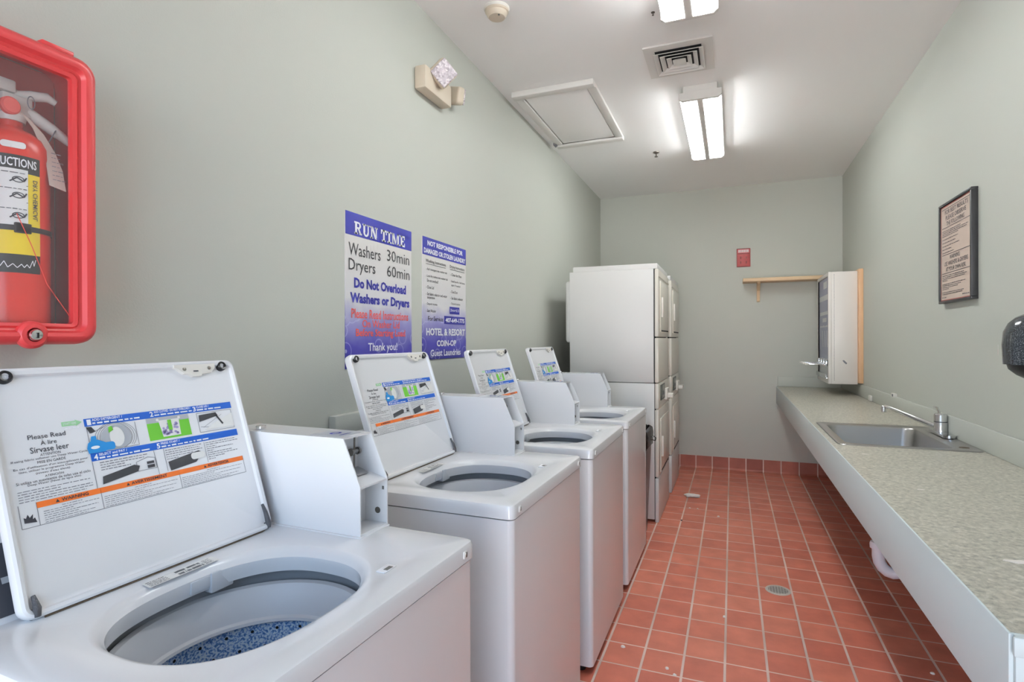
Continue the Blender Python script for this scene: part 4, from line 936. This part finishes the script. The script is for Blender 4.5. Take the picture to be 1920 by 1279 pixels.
part('sticker_heart', MB().poly(dfv, [(.009*math.cos(x), .0385*math.sin(x)) for x in [PI*1.14+PI*.72*i/12 for i in range(13)]], .0065), M['pink'], t, world=True, decal=True)

# ------------------------------------------------------------ soap vending machine
VX0, VX1, VY0, VY1, VZ0, VZ1 = .738, XR-.032, 5.215, 5.84, .953, 1.871
t = thing('vending_machine', 'white coin-operated soap vending box on the right wall over the counter', 'vending machine', (.86, 5.53, VZ0))
part('case', MB().box((VX0+.025, VY0, VZ0), (VX1, VY1, VZ1), .004), M['vend'], t, world=True)
part('front_frame', MB().box((VX0, VY0+.002, VZ0), (VX0+.028, VY0+.03, VZ1), .003).box((VX0, VY1-.03, VZ0), (VX0+.028, VY1, VZ1), .003).box((VX0, VY0+.03, VZ1-.03), (VX0+.028, VY1-.03, VZ1), .003).box((VX0, VY0+.03, VZ0), (VX0+.028, VY1-.03, VZ0+.04), .003), M['vend'], t, world=True)
pn = part('front_panel', MB().box((VX0+.012, VY0+.03, VZ0+.04), (VX0+.026, VY1-.03, VZ1-.03)), M['vendgrey'], t, world=True, label='grey blue printed front panel')
f = frame((VX0+.0118, VY1-.03, VZ0), (0, -1, 0), (0, 0, 1), (-1, 0, 0))
a = MB().patch(f, .02, .53, .70, .745, .0006).patch(f, .05, .53, .575, .605, .0006).fine(f, .06, .50, .47, .022, 1, .0008, 3).patch(f, .0, .565, .05, .20, .0004)
for u in (.18, .30, .42): a.poly(f, [(u, .44), (u+.03, .44), (u+.06, .30), (u+.03, .30)], .0008)
a.patch(f, .25, .45, .80, .86, .0006).patch(f, .20, .42, .515, .55, .0006)
part('panel_print', a, M['vendpale'], pn, world=True, decal=True)
hb = MB()
for k in range(70): hb.box((VX0+.040, VY0-.0006, VZ0+.03+k*.0125), (VX0+.044, VY0+.001, VZ0+.036+k*.0125))
part('perforated_seam', hb, M['greyink'], t, world=True, kind=None)
for k in range(4):
    y = VY0+.10+k*.14
    sl = part('coin_slide', MB().box((VX0-.012, y-.04, 1.095), (VX0+.012, y+.04, 1.150), .004).box((VX0-.135, y-.022, 1.106), (VX0-.010, y+.022, 1.114), .002), M['chrome'], t, world=True)
    part('slide_tip', MB().cyl((VX0-.148, y, 1.103), (0, 0, 1), .012, .014, 14, .002), M['offwhite'], sl, world=True)
part('tray', MB().box((VX0-.012, VY0+.03, .992), (VX0+.012, VY1-.03, 1.004), .002).box((VX0-.014, VY0+.03, .992), (VX0-.010, VY1-.03, 1.03), .001), M['chrome'], t, world=True)
part('side_scuff', MB().poly(frame((0, VY0, 0), (1, 0, 0), (0, 0, 1), (0, -1, 0)), [(.838, 1.145), (.848, 1.150), (.872, 1.125), (.865, 1.115), (.850, 1.128)], .0006), M['greyink'], t, world=True, decal=True, label='grey scuff mark')
solo('backing_board', MB().box((XR-.031, VY0-.045, VZ0+.012), (XR-.0005, VY1, VZ1+.012), .002), M['wood2'], 'orange-brown wooden board behind the vending box on right wall', 'board')

# ------------------------------------------------------------ shelf and red plate on the back wall
t = thing('wall_shelf', 'pale wooden shelf on the back wall', 'shelf', (.42, 5.97, 1.87))
part('board', MB().box((.103, 5.862, 1.878), (.86, YB, 1.912), .003), M['wood'], t, world=True)
def bracket(x):
    b = MB().prism([(YB, 1.878), (5.89, 1.878), (5.90, 1.862), (6.02, 1.80), (6.045, 1.70), (YB, 1.69)], x-.014, x+.014, lambda u, v, w: (w, u, v)); part('bracket', b, M['wood'], t, world=True, smooth=False)
bracket(.246)
t = thing('red_wall_plate', 'small red plate with four dark keys on the back wall', 'wall plate', (.112, YB, 2.045))
part('plate', MB().box((.048, YB-.012, 2.046), (.176, YB, 2.230), .003), M['redplate'], t, world=True)
f = frame((.048, YB-.0122, 2.046), (1, 0, 0), (0, 0, 1), (0, -1, 0))
a = MB().line(f, [(.003, .003), (.125, .003), (.125, .181), (.003, .181), (.003, .003)], .005, .0008).patch(f, .01, .118, .128, .136, .0008)
for u in (.038, .090):
    for v in (.045, .092): a.patch(f, u-.006, u+.006, v-.012, v+.012, .001)
part('dark_marks', a, M['darkred'], t, world=True, decal=True)
part('header_strip', MB().patch(f, .012, .116, .142, .174, .0008), M['pink'], t, world=True, decal=True)
a = MB()
for i in range(6): a.patch(f, .018+i*.016, .028+i*.016, .146, .170, .0014)
part('header_lettering', a, M['paper'], t, world=True, decal=True)

# ------------------------------------------------------------ floor drain and litter
t = thing('floor_drain', 'round metal floor drain in the tiles', 'drain', (.224, 3.245, 0))
part('drain_rim', MB().lathe([(.062, 0), (.060, .003), (.050, .004), (.048, .001)], (.224, 3.245, 0), n=36), M['drain'], t, world=True)
part('drain_well', MB().cyl((.224, 3.245, .0003), (0, 0, 1), .049, .0006, 32), M['gap'], t, world=True)
g = MB()
for i in range(-3, 4):
    L = math.sqrt(max(.049**2-(i*.0135)**2, 0))
    g.box((.224-L, 3.245+i*.0135-.0024, .001), (.224+L, 3.245+i*.0135+.0024, .003)).box((.224+i*.0135-.0020, 3.245-L, .001), (.224+i*.0135+.0020, 3.245+L, .003))
part('grate', g, M['drain'], t, world=True)
ts = bmesh.new(); bmesh.ops.create_icosphere(ts, subdivisions=3, radius=1)
rn = random.Random(11)
for v in ts.verts:
    k = 1+.22*math.sin(v.co.x*5+1)*math.cos(v.co.y*6)+rn.uniform(-.07, .07)
    v.co = Vector((-.31+v.co.x*.062*k, 4.91+v.co.y*.032*k, max(.014+v.co.z*.014*k, .0006)))
mb = MB(); mb.merge(ts); solo('crumpled_tissue', mb, M['tissue'], 'crumpled white tissue on the floor tiles by the dryers', 'tissue')
specks = [(-.438, 2.409, .011, 'tissue', 'white lint scrap on the floor nearest the third washer'), (-.244, 2.313, .010, 'tissue', 'white lint scrap two tiles from the washers, near the bottom of the photo'),
          (-.212, 2.280, .008, 'tissue', 'smaller lint speck lying on a grout line near the bottom of the photo'), (-.036, 2.843, .010, 'tissue', 'pale sliver on a grout line in the middle of the floor'),
          (.736, 2.655, .010, 'tissue', 'white lint scrap on the floor under the countertop'), (-.095, 4.435, .011, 'tissue', 'lone white lint speck on the floor mid-way to the back wall'),
          (-.309, 4.579, .010, 'tissue', 'left of two lint specks in front of the crumpled tissue'), (-.250, 4.579, .010, 'tissue', 'right of two lint specks in front of the crumpled tissue'), (-.343, 4.248, .009, 'gap', 'dark speck on the floor beside the nearer dryer')]
for i, (x, y, r, mk, lb) in enumerate(specks):
    rn = random.Random(i); n_ = 7
    pts = [(x+r*math.cos(2*PI*k/n_)*rn.uniform(.6, 1.1), y+r*math.sin(2*PI*k/n_)*rn.uniform(.6, 1.1)) for k in range(n_)]
    mb = MB(); mb.loops([[(a, b, .0) for a, b in pts], [(x+(a-x)*.7, y+(b-y)*.7, r*.5) for a, b in pts]], True, True, True)
    solo('lint_speck', mb, M[mk], lb, 'speck', 'lint specks on the floor', smooth=False)
